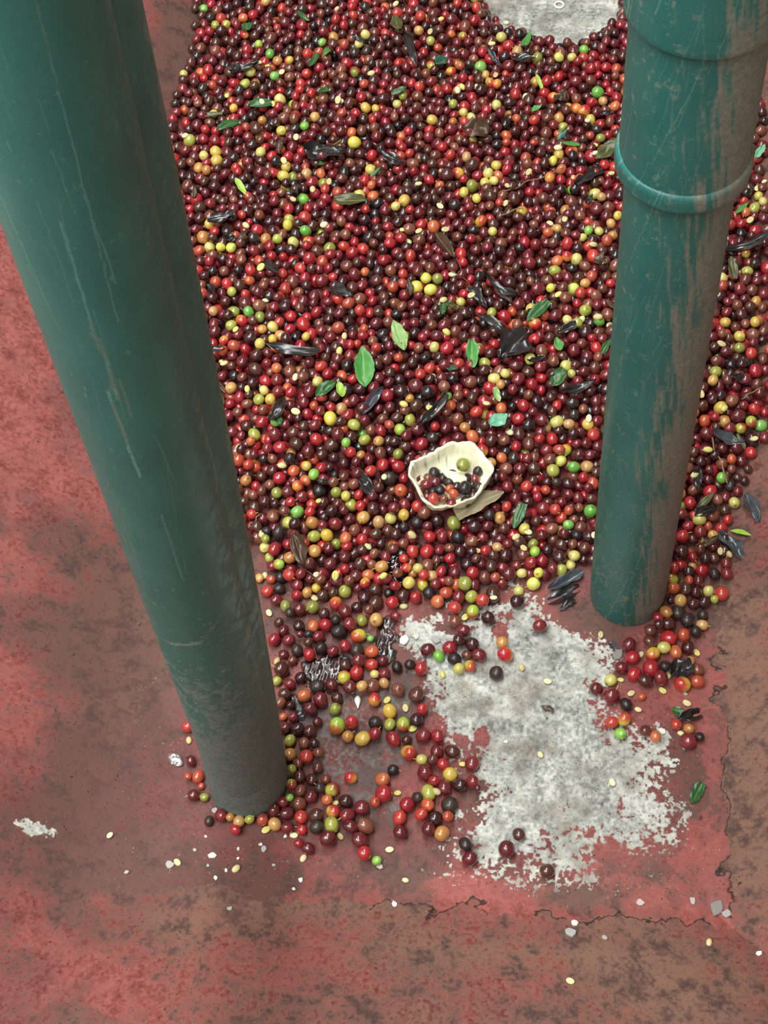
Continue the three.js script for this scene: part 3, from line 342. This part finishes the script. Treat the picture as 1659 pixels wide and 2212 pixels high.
const GEOS = { plain: [1, 2, 3].map((s) => cherryGeo(14, 10, s)), c: TONES.c.slice(0, 2).map((t, i) => cherryGeo(14, 10, 10 + i, t)), v: TONES.v.slice(0, 1).map((t, i) => cherryGeo(14, 10, 20 + i, t)) };
// calyx crown and stalk of a cherry, unit radius
const crownGeo = (() => { const g = new THREE.TorusGeometry(0.13, 0.045, 5, 10); g.rotateX(Math.PI / 2); g.translate(0, 1.0, 0); return g; })();
const stalkGeo = (() => new THREE.TubeGeometry(new THREE.CatmullRomCurve3([new THREE.Vector3(0, -0.92, 0), new THREE.Vector3(0.04, -1.2, 0.05), new THREE.Vector3(0.16, -1.55, 0.1)]), 6, 0.075, 6))();
const crownMat = std('#5a3a26', { roughness: 0.8 }), stalkMat = std('#b9a95c', { roughness: 0.7 });
function zoneOf(x, z, inHusk) {
  if (inHusk) return 'inside the curled cream husk';
  const d1 = Math.hypot(x - PIPE1.x(0), z - PIPE1.z(0)), d2 = Math.hypot(x - PIPE2.x, z - PIPE2.z), dh = Math.hypot(x + 0.048, z + 0.889);
  if (dh < 0.07) return 'just outside the cream husk';
  if (d1 < 0.085) return 'at the foot of the plain pipe';
  if (d2 < 0.075) return 'at the foot of the collared pipe';
  if (z > frontZ(x) - 0.012) {
    if (x > 0.12 && z < -0.66) return 'in the cluster below the collared pipe';
    if (x > 0.1) return 'on flaking paint past the collared pipe';
    if (x > -0.1 && z < -0.66) return 'in the clump on grey concrete';
    if (x < -0.1 && z < -0.62) return 'on soaked floor around the puddle';
    if (x < -0.1 && z < -0.52) return 'strung out from the plain pipe';
    return 'strewn beside the bare concrete';
  }
  if (x > 0.19) return 'in the heap beyond the collared pipe';
  if (z > -0.93) return x < -0.17 ? 'at the heap front by the puddle' : x < 0.02 ? 'at the heap front below the husk' : 'at the heap front by the collared pipe';
  if (x < -0.24) return 'in the heap beside the plain pipe';
  if (z > -1.1) return 'in the heap behind the husk';
  if (z < -1.4) return x < -0.1 ? 'deep in the far heap by the slope' : 'deep in the far heap by bare concrete';
  return x < -0.05 ? 'midway up the heap toward the plain pipe' : 'midway up the heap toward the collar';
}
const R1 = rng(99), Q = () => new THREE.Quaternion(R1() - 0.5, R1() - 0.5, R1() - 0.5, R1() - 0.5).normalize();
const singles = [], rest_ = [];
{
  const count = {}, order = balls.slice().sort((a, b) => (b.near ? 1 : 0) - (a.near ? 1 : 0) || b.z - a.z);
  for (const b of order) { const k = KIND[b.c]; count[k] = count[k] || 0; if ((b.near || b.free > 0.42) && count[k] < 300 && b.z > -1.7) { count[k]++; singles.push(b); } else rest_.push(b); }
}
const crownless = new Set();
singles.forEach((b) => {
  const kind = KIND[b.c], two = b.c === 'c' || b.c === 'v', geo = two ? GEO[b.c][Math.floor(R1() * 3)] : GEO.plain[Math.floor(R1() * 4)], mat = two ? twoTone : PMAT[b.c][Math.floor(R1() * 4)];
  const m = mesh(kind, geo, mat); m.position.set(b.x, b.y, b.z); m.scale.setScalar(b.r * 0.985); m.quaternion.copy(Q());
  const zone = zoneOf(b.x, b.z, b.husk);
  const size = b.r < 0.0056 ? 'small ' : b.r > 0.0073 ? 'plump ' : ''; let nb = null, nd = 1e9; // a differently coloured neighbour that one can spot
  around(b.x, b.z, (o) => { const d = Math.hypot(o.x - b.x, o.y - b.y, o.z - b.z); if (o !== b && (o.near || o.free > 0.5) && 'yYlgtocv'.includes(o.c) && o.c !== b.c && d < nd && d < (o.r + b.r) * 1.15) { nd = d; nb = o; } }, 1);
  const lab = `${size}${COLOUR[b.c]} coffee cherry ${nb ? `touching ${'ol'.includes(nb.c) ? 'an' : 'a'} ${COLOUR[nb.c]} one ` : ''}${zone}`; const lab2 = lab.replace(/ touching.* one/, ''); tag(m, lab.split(' ').length > 18 ? lab2 : lab.split(' ').length > 16 ? lab.replace(' coffee', '')  .replace(/ touching an?/, ' by').replace('fresh ', '') : lab, CAT[kind], `coffee cherries ${zone}`);
  if (b.near || b.z > -0.95) { mesh('calyx_crown', crownGeo, crownMat, m); if (R1() < 0.16) mesh('stalk', stalkGeo, stalkMat, m); } else if (R1() < 0.1) mesh('stalk', stalkGeo, stalkMat, m);
});
{
  const g = group('cherry_heap'); tag(g, 'deep heap of mixed red, maroon and yellow coffee cherries', 'cherry heap', null, 'stuff');
  const bins = {};
  for (const b of rest_) { const two = b.c === 'c' || b.c === 'v', L = two ? GEOS[b.c] : GEOS.plain, v = Math.floor(R1() * L.length), k = (two ? b.c : 'plain') + v; (bins[k] = bins[k] || { geo: L[v], two, items: [] }).items.push(b); }
  const M = new THREE.Matrix4(), V = new THREE.Vector3(), S = new THREE.Vector3();
  for (const k of Object.keys(bins).sort()) {
    const { geo, two, items } = bins[k], im = new THREE.InstancedMesh(geo, heapSkin, items.length); im.name = 'heaped_cherries'; im.castShadow = im.receiveShadow = true;
    items.forEach((b, i) => { M.compose(V.set(b.x, b.y, b.z), Q(), S.setScalar(b.r * 0.985)); im.setMatrixAt(i, M); const c = two ? new THREE.Color(1, 1, 1) : lin(PAL[b.c][Math.floor(R1() * 4)]); c.multiplyScalar(0.85 + R1() * 0.3); im.setColorAt(i, c); });
    im.userData.kind = 'stuff'; g.add(im);
  }
  // the packed mass under the two top layers
  const N = 150, M2 = 170, pos = [], idx = [];
  for (let j = 0; j <= M2; j++) for (let i = 0; i <= N; i++) { const x = lerp(-0.5, 0.38, i / N), z = lerp(-1.88, -0.74, j / M2), t = heapTop(x, z) - 0.024; pos.push(x, t > hop(x, z) ? t + (vnoise(x * 150, z * 150) - 0.5) * 0.008 : hop(x, z) - 0.004, z); }
  for (let j = 0; j < M2; j++) for (let i = 0; i < N; i++) { const a = j * (N + 1) + i; if (![a, a + 1, a + N + 1, a + N + 2].some((q) => pos[q * 3 + 1] > hop(pos[q * 3], pos[q * 3 + 2]))) continue; idx.push(a, a + N + 1, a + 1, a + 1, a + N + 1, a + N + 2); }
  const bg = new THREE.BufferGeometry(); bg.setAttribute('position', new THREE.Float32BufferAttribute(pos, 3)); bg.setIndex(idx); bg.computeVertexNormals();
  const bm = mesh('packed_pulp', bg, std('#742a2b', { roughness: 0.6 }), g); bm.userData.kind = 'stuff';
}
console.log('cherries', balls.length, 'single', singles.length);

// ---------------------------------------------------------------- parchment beans
const beanGeos = [1, 2, 3].map((seed) => { // flat-bellied half bean with a crease
  const g = new THREE.SphereGeometry(1, 18, 12), p = g.attributes.position, col = new Float32Array(p.count * 3);
  for (let i = 0; i < p.count; i++) {
    let x = p.getX(i), y = p.getY(i), z = p.getZ(i); const n = vnoise(x * 3 + seed * 9 + 5, z * 3 + y * 2 + 5);
    let Y = y > 0 ? y * 0.36 : y * 0.62; const cr = Math.exp(-Math.pow((z + 0.08 * Math.sin(x * 3)) / 0.13, 2)) * (Math.abs(x) < 0.92 ? 1 : 0); if (y > 0.1) Y -= cr * 0.34 * y;
    p.setXYZ(i, x * 1.0, Y + (n - 0.5) * 0.06, z * 0.72); const k = 0.86 + 0.2 * n; col.set([k, k, k * 0.97], i * 3);
  }
  g.setAttribute('color', new THREE.BufferAttribute(col, 3)); g.deleteAttribute('uv'); const w = mergeVertices(g, 1e-4); w.computeVertexNormals(); return w;
});
const beanMats = ['#e3d9a6', '#d8cc94', '#e9e2b8', '#cdbb86', '#ded37c'].map((h) => std(h, { roughness: 0.55, vertexColors: true }));
const R2 = rng(31);
function bean(x, z, a, onHeap) {
  const y = onHeap ? topAt(x, z) : hop(x, z), s = (0.0036 + R2() * 0.0014) * (onHeap ? 1.15 : 1), flip = R2() < 0.45;
  const m = mesh('parchment_bean', beanGeos[Math.floor(R2() * 3)], beanMats[Math.floor(R2() * 5)]); m.scale.setScalar(s);
  const slope = !onHeap && y > 0.003; m.position.set(x, y + s * (flip ? 0.34 : 0.55), z); m.rotation.set(flip ? Math.PI : 0, a * Math.PI / 180, 0); if (onHeap) { m.rotation.x += (R2() - 0.5) * 0.8; m.rotation.z += (R2() - 0.5) * 0.8; }
  const zone = slope ? (z > ZN ? 'stuck on the front red slope' : x > XR ? 'stuck on the muddy side slope' : 'stuck on the red slope by the plain pipe') : zoneOf(x, z);
  tag(m, `pale cream ${flip ? 'smooth-backed' : 'creased'} coffee bean ${zone}`, 'coffee bean', `coffee beans ${zone}`);
}
FLOOR_BEANS.forEach(([x, z, a]) => bean(x / 1000, z / 1000, a, topAt(x / 1000, z / 1000) > hop(x / 1000, z / 1000) + 0.003));
HEAP_BEANS.forEach(([x, z, a]) => Math.hypot(x + 48, z + 889) > 48 && bean(x / 1000, z / 1000, a, true));
for (let k = 0; k < 70; k++) { const x = -0.4 + R2() * 0.7, z = -1.66 + R2() * 0.85; if (heapTop(x, z) > 0.012 && Math.hypot(x + 0.048, z + 0.889) > 0.06 && Math.hypot(x - PIPE2.x, z - PIPE2.z) > 0.05) bean(x, z, R2() * 180, true); }

// ---------------------------------------------------------------- leaves
const LEAFC = { dg: ['#2f5a2c', 'dark green'], mg: ['#4f8f45', 'mid green'], lg: ['#9cc04a', 'light yellow-green'], pg: ['#8fae6c', 'pale green'], tg: ['#2c5a4a', 'dark bottle-green'], bg: ['#6fae8e', 'bluish green'], do: ['#4a4a26', 'dark olive'], wk: ['#262224', 'wet black'], ws: ['#43464e', 'wet slate-grey'], br: ['#4a3324', 'dark brown'], dry: ['#8d8166', 'dry fawn'] };
const leafMat = {}, ribMat = {}; for (const k in LEAFC) { const wet = k === 'wk' || k === 'ws'; leafMat[k] = std(LEAFC[k][0], { roughness: wet ? 0.3 : k === 'dry' ? 0.85 : 0.42, clearcoat: wet ? 0.6 : 0.15, clearcoatRoughness: 0.2, vertexColors: true, side: THREE.DoubleSide }); ribMat[k] = std(new THREE.Color(LEAFC[k][0]).lerp(new THREE.Color('#c8c890'), wet ? 0.12 : 0.4), { roughness: 0.5 }); }
function leafGeo(L, W, seed, wet) {
  const R = rng(seed), NS = 16, NTt = 8, fold = (wet ? 0.5 : 0.25) + R() * 0.3, curl = (R() - 0.35) * (wet ? 1.6 : 0.9) / L, ser = wet ? 0 : 0.1, torn = R() < 0.5 ? 0.75 + R() * 0.2 : 1, pos = [], col = [], idx = [], rib = [];
  const surf = (s, t) => {
    const q = s * torn, w = (W / 2) * Math.pow(Math.sin(Math.PI * clamp(Math.pow(q, 0.85), 0.02, 0.985)), 0.75) * (1 - ser * ((s * 9) % 1) * Math.abs(t)) * (1 + (vnoise(s * 5 + seed, t * 2 + 3) - 0.5) * (wet ? 0.7 : 0.3));
    const x = (s - 0.5) * L, z = t * w, y = Math.abs(z) * fold + curl * x * x + (vnoise(s * 4 + seed * 1.7, t * 2.5 + 11) - 0.5) * W * (wet ? 0.5 : 0.22); return [x, y, z];
  };
  for (const side of [1, -1]) for (let i = 0; i <= NS; i++) for (let j = 0; j <= NTt; j++) { const p = surf(i / NS, j / NTt * 2 - 1); pos.push(p[0], p[1] + side * 0.00018, p[2]); const k = 0.78 + 0.44 * fbm(p[0] * 300 + seed, p[2] * 300 + 9, 3); col.push(k, k, k); }
  const C = (NS + 1) * (NTt + 1);
  for (let i = 0; i < NS; i++) for (let j = 0; j < NTt; j++) { const a = i * (NTt + 1) + j, b = a + 1, c = a + NTt + 1, d = c + 1; idx.push(a, b, c, b, d, c, C + a, C + c, C + b, C + b, C + c, C + d); }
  const rim = []; for (let i = 0; i <= NS; i++) rim.push(i * (NTt + 1)); for (let j = 1; j <= NTt; j++) rim.push(NS * (NTt + 1) + j); for (let i = NS - 1; i >= 0; i--) rim.push(i * (NTt + 1) + NTt); for (let j = NTt - 1; j > 0; j--) rim.push(j);
  for (let k = 0; k < rim.length; k++) { const a = rim[k], b = rim[(k + 1) % rim.length]; idx.push(a, b, C + a, b, C + b, C + a); }
  const g = new THREE.BufferGeometry(); g.setAttribute('position', new THREE.Float32BufferAttribute(pos, 3)); g.setAttribute('color', new THREE.Float32BufferAttribute(col, 3)); g.setIndex(idx); g.computeVertexNormals();
  for (let i = 0; i <= 6; i++) { const p = surf(i / 6 * 0.97, 0); rib.push(new THREE.Vector3(p[0], p[1] + 0.0002, p[2])); }
  const rg = new THREE.TubeGeometry(new THREE.CatmullRomCurve3(rib), 10, Math.max(0.0003, W * 0.02), 5);
  return [g, rg];
}
{ // small dark scraps strewn through the heap
  const R = rng(818), kinds = ['wk', 'br', 'do', 'wk', 'dg'];
  for (let k = 0; k < 60; k++) { const x = -400 + R() * 690, z = -1660 + R() * 830; if (heapTop(x / 1000, z / 1000) > 0.02 && Math.hypot(x + 48, z + 889) > 70 && Math.hypot(x / 1000 - PIPE2.x, z / 1000 - PIPE2.z) > 0.06) LEAVES.push([x, z, 12 + R() * 20, 5 + R() * 9, R() * 360, kinds[Math.floor(R() * 5)]]); }
}
LEAVES.forEach(([x, z, L, W, a, c], i) => {
  x /= 1000; z /= 1000; L = L / 1000 * 1.05; W = Math.max(0.005, W / 1000 * 1.15); const wet = c === 'wk' || c === 'ws' || c === 'br', ar = a * Math.PI / 180, dx = Math.cos(ar), dz = -Math.sin(ar);
  const mean = (cx, cz) => { let s = 0, n = 0; for (let u = -1; u <= 1; u++) for (let v = -1; v <= 1; v++) { s += topAt(cx + u * 0.006, cz + v * 0.006); n++; } return s / n; }, high = (cx, cz) => { const v = []; for (let u = -2; u <= 2; u++) for (let w = -2; w <= 2; w++) v.push(topAt(cx + u * W * 0.2, cz + w * W * 0.2)); v.sort((p, q) => p - q); return v[20]; };
  const h0 = mean(x - dx * L * 0.35, z - dz * L * 0.35), h1 = mean(x + dx * L * 0.35, z + dz * L * 0.35), hm = mean(x, z);
  const g = group('leaf_scrap', x, Math.max(hm, (h0 + h1) / 2, high(x, z)) + 0.0012, z); if (c === 'dry') g.position.y = heapTop(x, z) + 0.007; g.rotation.order = 'YXZ'; g.rotation.y = ar; g.rotation.z = clamp(Math.atan2(h1 - h0, L * 0.7), -0.5, 0.5);
  const [lg, rg] = leafGeo(L, W, 100 + i * 7, wet); mesh('blade', lg, leafMat[c], g); mesh('midrib', rg, ribMat[c], g);
  const shape = L / W > 3 ? 'narrow' : L / W > 1.9 ? 'pointed' : 'broad', size = L > 0.045 ? 'long' : L > 0.026 ? 'medium' : 'small', zone = c === 'dry' ? 'under the rim of the curled husk' : zoneOf(x, z);
  tag(g, `${size} ${shape} ${LEAFC[c][1]} leaf scrap ${zone}`, 'leaf', `leaf scraps ${zone}`);
});

// ---------------------------------------------------------------- twigs
const twigMats = [std('#8a7450', { roughness: 0.8 }), std('#6a3b33', { roughness: 0.8 }), std('#7c7a3c', { roughness: 0.8 })];
TWIGS.forEach(([x0, z0, x1, z1], i) => {
  const R = rng(500 + i), a = new THREE.Vector3(x0 / 1000, 0, z0 / 1000), b = new THREE.Vector3(x1 / 1000, 0, z1 / 1000), pts = [], c = a.clone().add(b).multiplyScalar(0.5), hs = [];
  for (let k = 0; k <= 5; k++) { const p = a.clone().lerp(b, k / 5); hs.push(topAt(p.x, p.z)); }
  const hi = hs.reduce((s, v) => s + v, 0) / 6 + 0.004; const base = hi;
  for (let k = 0; k <= 5; k++) { const p = a.clone().lerp(b, k / 5).sub(c); p.x += (R() - 0.5) * 0.004; p.z += (R() - 0.5) * 0.004; p.y = (R() - 0.5) * 0.003; pts.push(p); }
  const m = mesh('twig', new THREE.TubeGeometry(new THREE.CatmullRomCurve3(pts), 20, 0.0006 + R() * 0.0003, 6), twigMats[i % 3]); m.position.set(c.x, base, c.z);
  const zone = zoneOf(c.x, c.z); tag(m, `thin ${['fawn', 'reddish', 'olive'][i % 3]} twig lying ${zone}`, 'twig', `twigs ${zone}`);
});

// ---------------------------------------------------------------- curled cream husk, torn open, holding a few cherries
{
  const n = HUSK.length, pts = HUSK.map(([x, y, z]) => new THREE.Vector3(x / 1000, y / 1000, z / 1000)), rim = new THREE.CatmullRomCurve3(pts, true, 'centripetal').getSpacedPoints(90); rim.pop();
  const c = new THREE.Vector3(); rim.forEach((p) => c.add(p)); c.multiplyScalar(1 / rim.length); const base = 0.022, N = rim.length;
  const g = group('dried_husk', c.x, base, c.z); tag(g, 'torn cream fruit husk curled into a bowl holding dark cherries', 'fruit husk');
  // outer wall, rolled rim, inner wall, floor: [scale from the middle, height between floor (0) and rim (1), extra height]
  const rings = [[0.60, 0.0, 0], [0.80, 0.18, 0], [0.93, 0.55, 0], [0.985, 0.9, 0], [1.0, 0.97, 0], [0.99, 1.03, 0], [0.955, 1.05, 0], [0.915, 1.0, 0], [0.87, 0.75, 0], [0.79, 0.5, 0], [0.5, 0.36, 0], [0.2, 0.34, 0]];
  const pos = [], col = [], idx = [];
  rings.forEach(([s, t], k) => rim.forEach((p, i) => { const back = clamp((c.z - p.z) / 0.04), ss = k > 5 ? s - back * 0.10 * sstep(5, 9, k) : s, w = 1 + (vnoise(i * 0.13 + 3, k * 0.6) - 0.5) * 0.07 + (vnoise(i * 0.55 + 30, k * 0.9) - 0.5) * 0.035; const x = (p.x - c.x) * ss * w, z = (p.z - c.z) * ss * w, y = t * (p.y - base) + (vnoise(i * 0.17 + 0.4, 7) - 0.5) * 0.008 * sstep(0.6, 1, t) + (vnoise(i * 0.6, 17) - 0.5) * 0.0045 * sstep(0.6, 1, t) * sstep(0.6, 1, t) + (vnoise(i * 0.9, k * 1.1 + 20) - 0.5) * 0.0022; pos.push(x, y, z); const nn = fbm(x * 160 + 4, z * 160 + y * 120, 4), sp = vnoise(x * 700, z * 700 + y * 400) > 0.86 && k > 5 ? 0.4 : 1, q = (0.8 + 0.34 * nn) * sp; col.push(q, q, q * (0.93 + 0.1 * nn)); }));
  pos.push(0, 0.28 * 0.03, 0); col.push(0.8, 0.8, 0.75);
  for (let k = 0; k < rings.length - 1; k++) for (let i = 0; i < N; i++) { const a = k * N + i, b = k * N + (i + 1) % N, d = a + N, e = b + N; idx.push(a, d, b, b, d, e); }
  for (let i = 0; i < N; i++) idx.push((rings.length - 1) * N + i, rings.length * N, (rings.length - 1) * N + (i + 1) % N);
  const geo = new THREE.BufferGeometry(); geo.setAttribute('position', new THREE.Float32BufferAttribute(pos, 3)); geo.setAttribute('color', new THREE.Float32BufferAttribute(col, 3)); geo.setIndex(idx); geo.computeVertexNormals();
  const hm = std('#f3edd2', { roughness: 0.8, vertexColors: true, side: THREE.DoubleSide }); mesh('bowl_wall', geo, hm, g);
  // torn flaps folded inward from the back wall
  const flap = (a, b, w, lift, seed) => { const P = [], I = [], Cc = [], A = new THREE.Vector3(...a), B = new THREE.Vector3(...b), U = 12, Vn = 6; for (const sd of [1, -1]) for (let i = 0; i <= U; i++) for (let j = 0; j <= Vn; j++) { const s = i / U, t = j / Vn, p = A.clone().lerp(B, s), bow = Math.sin(Math.PI * s), taper = Math.pow(bow, 0.5); P.push(p.x + (vnoise(s * 4 + seed, t * 3) - 0.5) * 0.003, p.y + lift * bow * (1 - t) + Math.sin(t * 2.6) * w * 0.35 + sd * 0.0004, p.z + bow * 0.006 + (t - 0.5) * w * taper); const q = 0.85 + 0.25 * vnoise(s * 9 + seed, t * 5); Cc.push(q, q, q * 0.95); } const C2 = (U + 1) * (Vn + 1); for (let i = 0; i < U; i++) for (let j = 0; j < Vn; j++) { const q = i * (Vn + 1) + j; I.push(q, q + 1, q + Vn + 1, q + 1, q + Vn + 2, q + Vn + 1, C2 + q, C2 + q + Vn + 1, C2 + q + 1, C2 + q + 1, C2 + q + Vn + 1, C2 + q + Vn + 2); } const f = new THREE.BufferGeometry(); f.setAttribute('position', new THREE.Float32BufferAttribute(P, 3)); f.setAttribute('color', new THREE.Float32BufferAttribute(Cc, 3)); f.setIndex(I); f.computeVertexNormals(); return f; };
  mesh('torn_flap', flap([-0.060 - c.x, 0.040 - base, -0.903 - c.z], [-0.022 - c.x, 0.036 - base, -0.897 - c.z], 0.013, 0.004, 3), hm, g);
  mesh('torn_flap', flap([-0.024 - c.x, 0.036 - base, -0.899 - c.z], [-0.014 - c.x, 0.034 - base, -0.880 - c.z], 0.010, 0.002, 8), hm, g);
  for (const [x, y, z, a] of [[-0.053, 0.036, -0.869, 40], [-0.035, 0.036, -0.866, 5], [-0.046, 0.036, -0.885, 80]]) { const m = mesh('husk_chip', beanGeos[0], beanMats[2]); m.scale.set(0.0065, 0.004, 0.005); m.position.set(x, y, z); m.rotation.y = a * Math.PI / 180; tag(m, 'pale chip of pith inside the curled cream husk', 'husk chip', 'pith chips in the husk'); }
}

// ---------------------------------------------------------------- puddles
const water = new THREE.MeshPhysicalMaterial({ color: new THREE.Color(0.82, 0.86, 0.86), roughness: 0.03, transmission: 1, thickness: 0.004, ior: 1.33, attenuationColor: new THREE.Color(0.10, 0.11, 0.11), attenuationDistance: 0.009 });
PUDDLES.forEach((poly, k) => {
  const xs = poly.map((p) => p[0]), zs = poly.map((p) => p[1]), x0 = Math.min(...xs) - 14, x1 = Math.max(...xs) + 14, z0 = Math.min(...zs) - 14, z1 = Math.max(...zs) + 14, st = 0.8, nx = Math.ceil((x1 - x0) / st), nz = Math.ceil((z1 - z0) / st), base = k === 3 ? 0.011 : 0.0008;
  const id = new Map(), pos = [], idx = []; const at = (i, j) => { const q = i * 5000 + j; if (id.has(q)) return id.get(q); const x = x0 + i * st, z = z0 + j * st, s = sdPoly(poly, x, z) + (fbm(x / 9, z / 9, 2) - 0.5) * 22, f = sstep(0, 4, s); const n = pos.length / 3; pos.push(x / 1000, base + f * (0.0016 + (k === 3 ? 0.004 : 0) + (fbm(x / 6 + k * 9, z / 9, 2) - 0.5) * 0.0012 + (vnoise(x / 3.2 + z / 14, z / 10) - 0.5) * 0.0009), z / 1000, x / 1000, base - 0.0004, z / 1000); id.set(q, n); return n; };
  for (let j = 0; j < nz; j++) for (let i = 0; i < nx; i++) { const x = x0 + (i + 0.5) * st, z = z0 + (j + 0.5) * st; if (sdPoly(poly, x, z) + (fbm(x / 9, z / 9, 2) - 0.5) * 22 < 0) continue; const a = at(i, j), b = at(i + 1, j), c = at(i, j + 1), d = at(i + 1, j + 1); idx.push(a, c, b, b, c, d, a + 1, b + 1, c + 1, b + 1, d + 1, c + 1); }
  const edge = new Map(); // close the sides
  for (let t = 0; t < idx.length; t += 3) for (let e = 0; e < 3; e++) { const a = idx[t + e], b = idx[t + (e + 1) % 3]; if (a % 2 || b % 2) continue; const q = b * 1e6 + a; if (edge.has(q)) edge.delete(q); else edge.set(a * 1e6 + b, [a, b]); }
  for (const [a, b] of edge.values()) idx.push(a, a + 1, b, b, a + 1, b + 1);
  const g = new THREE.BufferGeometry(); g.setAttribute('position', new THREE.Float32BufferAttribute(pos, 3)); g.setIndex(idx); g.computeVertexNormals();
  const m = mesh('puddle', g, water); tag(m, ['rippling puddle of water between dark cherries on the soaked floor', 'thin shining trickle of water beside the grey concrete', 'narrow wet streak of water near the plain pipe', 'water shining among the cherries at the front of heap'][k], 'puddle');
});

// ---------------------------------------------------------------- flakes, foil, petal, ring
const flakeMats = ['#cfcac2', '#a9a5a2', '#e6e2da', '#b9aba6'].map((h) => std(h, { roughness: 0.75 }));
const flakeDark = std('#8c8681', { roughness: 0.9 });
FLAKES.forEach(([x, z, s], i) => {
  const R = rng(900 + i), sz = s / 10000 * (s > 70 ? 0.75 : 0.9), sh = [], n = 7 + Math.floor(R() * 3); for (let k = 0; k < n; k++) { const a = k / n * Math.PI * 2, r = sz * (0.65 + R() * 0.5) * (1 - 0.25 * Math.abs(Math.sin(a))); sh.push(new THREE.Vector2(Math.cos(a) * r, Math.sin(a) * r)); }
  const th = Math.min(0.0025, sz * 0.35), g = new THREE.ExtrudeGeometry(new THREE.Shape(sh), { depth: th, bevelEnabled: true, bevelThickness: th * 0.3, bevelSize: sz * 0.1, bevelSegments: 1 }); g.rotateX(-Math.PI / 2); g.rotateY(R() * 6.28);
  const m = mesh('paint_flake', g, s > 70 ? flakeDark : flakeMats[Math.floor(R() * 4)]); x /= 1000; z /= 1000; m.position.set(x, hop(x, z) + th * 0.3, z);
  if (x > XR + 0.005) m.rotation.z = 0.5; else if (z > ZN + 0.005) m.rotation.x = -0.5; else if (x < XL - 0.005) m.rotation.z = -0.5;
  const where = z > ZN - 0.005 ? 'at the foot of the front slope' : x > XR - 0.02 ? 'at the corner of the red floor' : zoneOf(x, z); tag(m, `${s > 60 ? 'larger' : 'tiny'} pale flake of plaster ${where}`, 'flake', `plaster flakes ${where}`);
});
{
  const g = new THREE.IcosahedronGeometry(1, 4), p = g.attributes.position; for (let i = 0; i < p.count; i++) { const x = p.getX(i), y = p.getY(i), z = p.getZ(i), s = 0.75 + 0.55 * fbm(x * 2.2 + 5, y * 2.2 + z * 1.7 + 3, 3); p.setXYZ(i, x * s * 0.0085, y * s * 0.0032, z * s * 0.0055); } g.computeVertexNormals();
  const m = mesh('foil_scrap', g, std('#c9c9c9', { metalness: 0.85, roughness: 0.3 })); m.position.set(-0.318, 0.0032, -0.5585); m.rotation.y = -0.6; tag(m, 'crumpled silvery foil scrap on the red floor near plain pipe', 'foil scrap');
}
{
  const pts = [[0, -0.0068], [0.0018, -0.006], [0.0032, -0.0035], [0.0034, -0.001], [0.0026, 0.002], [0.0014, 0.005], [0.0006, 0.0075], [0, 0.0082]].map((v) => new THREE.Vector2(...v)), g = new THREE.LatheGeometry(pts, 18); g.scale(1, 1, 0.6); g.rotateX(Math.PI / 2);
  const m = mesh('white_seed', g, std('#eeece4', { roughness: 0.6 })); m.position.set(-0.1331, 0.0022, -0.6347); m.rotation.y = 0.12; tag(m, 'white teardrop-shaped seed with a pointed tip by the scatter', 'seed');
}
{
  const g = new THREE.TorusGeometry(0.0062, 0.0016, 10, 36); g.rotateX(Math.PI / 2); const m = mesh('white_ring', g, std('#e4e2dc', { roughness: 0.5 })); m.position.set(0.064, 0.0016, -1.701); tag(m, 'small white ring lying on the far bare concrete', 'ring');
}
scene.traverse((o) => { if (o.isMesh) { o.castShadow = true; o.receiveShadow = true; } });
renderer.render(scene, camera);
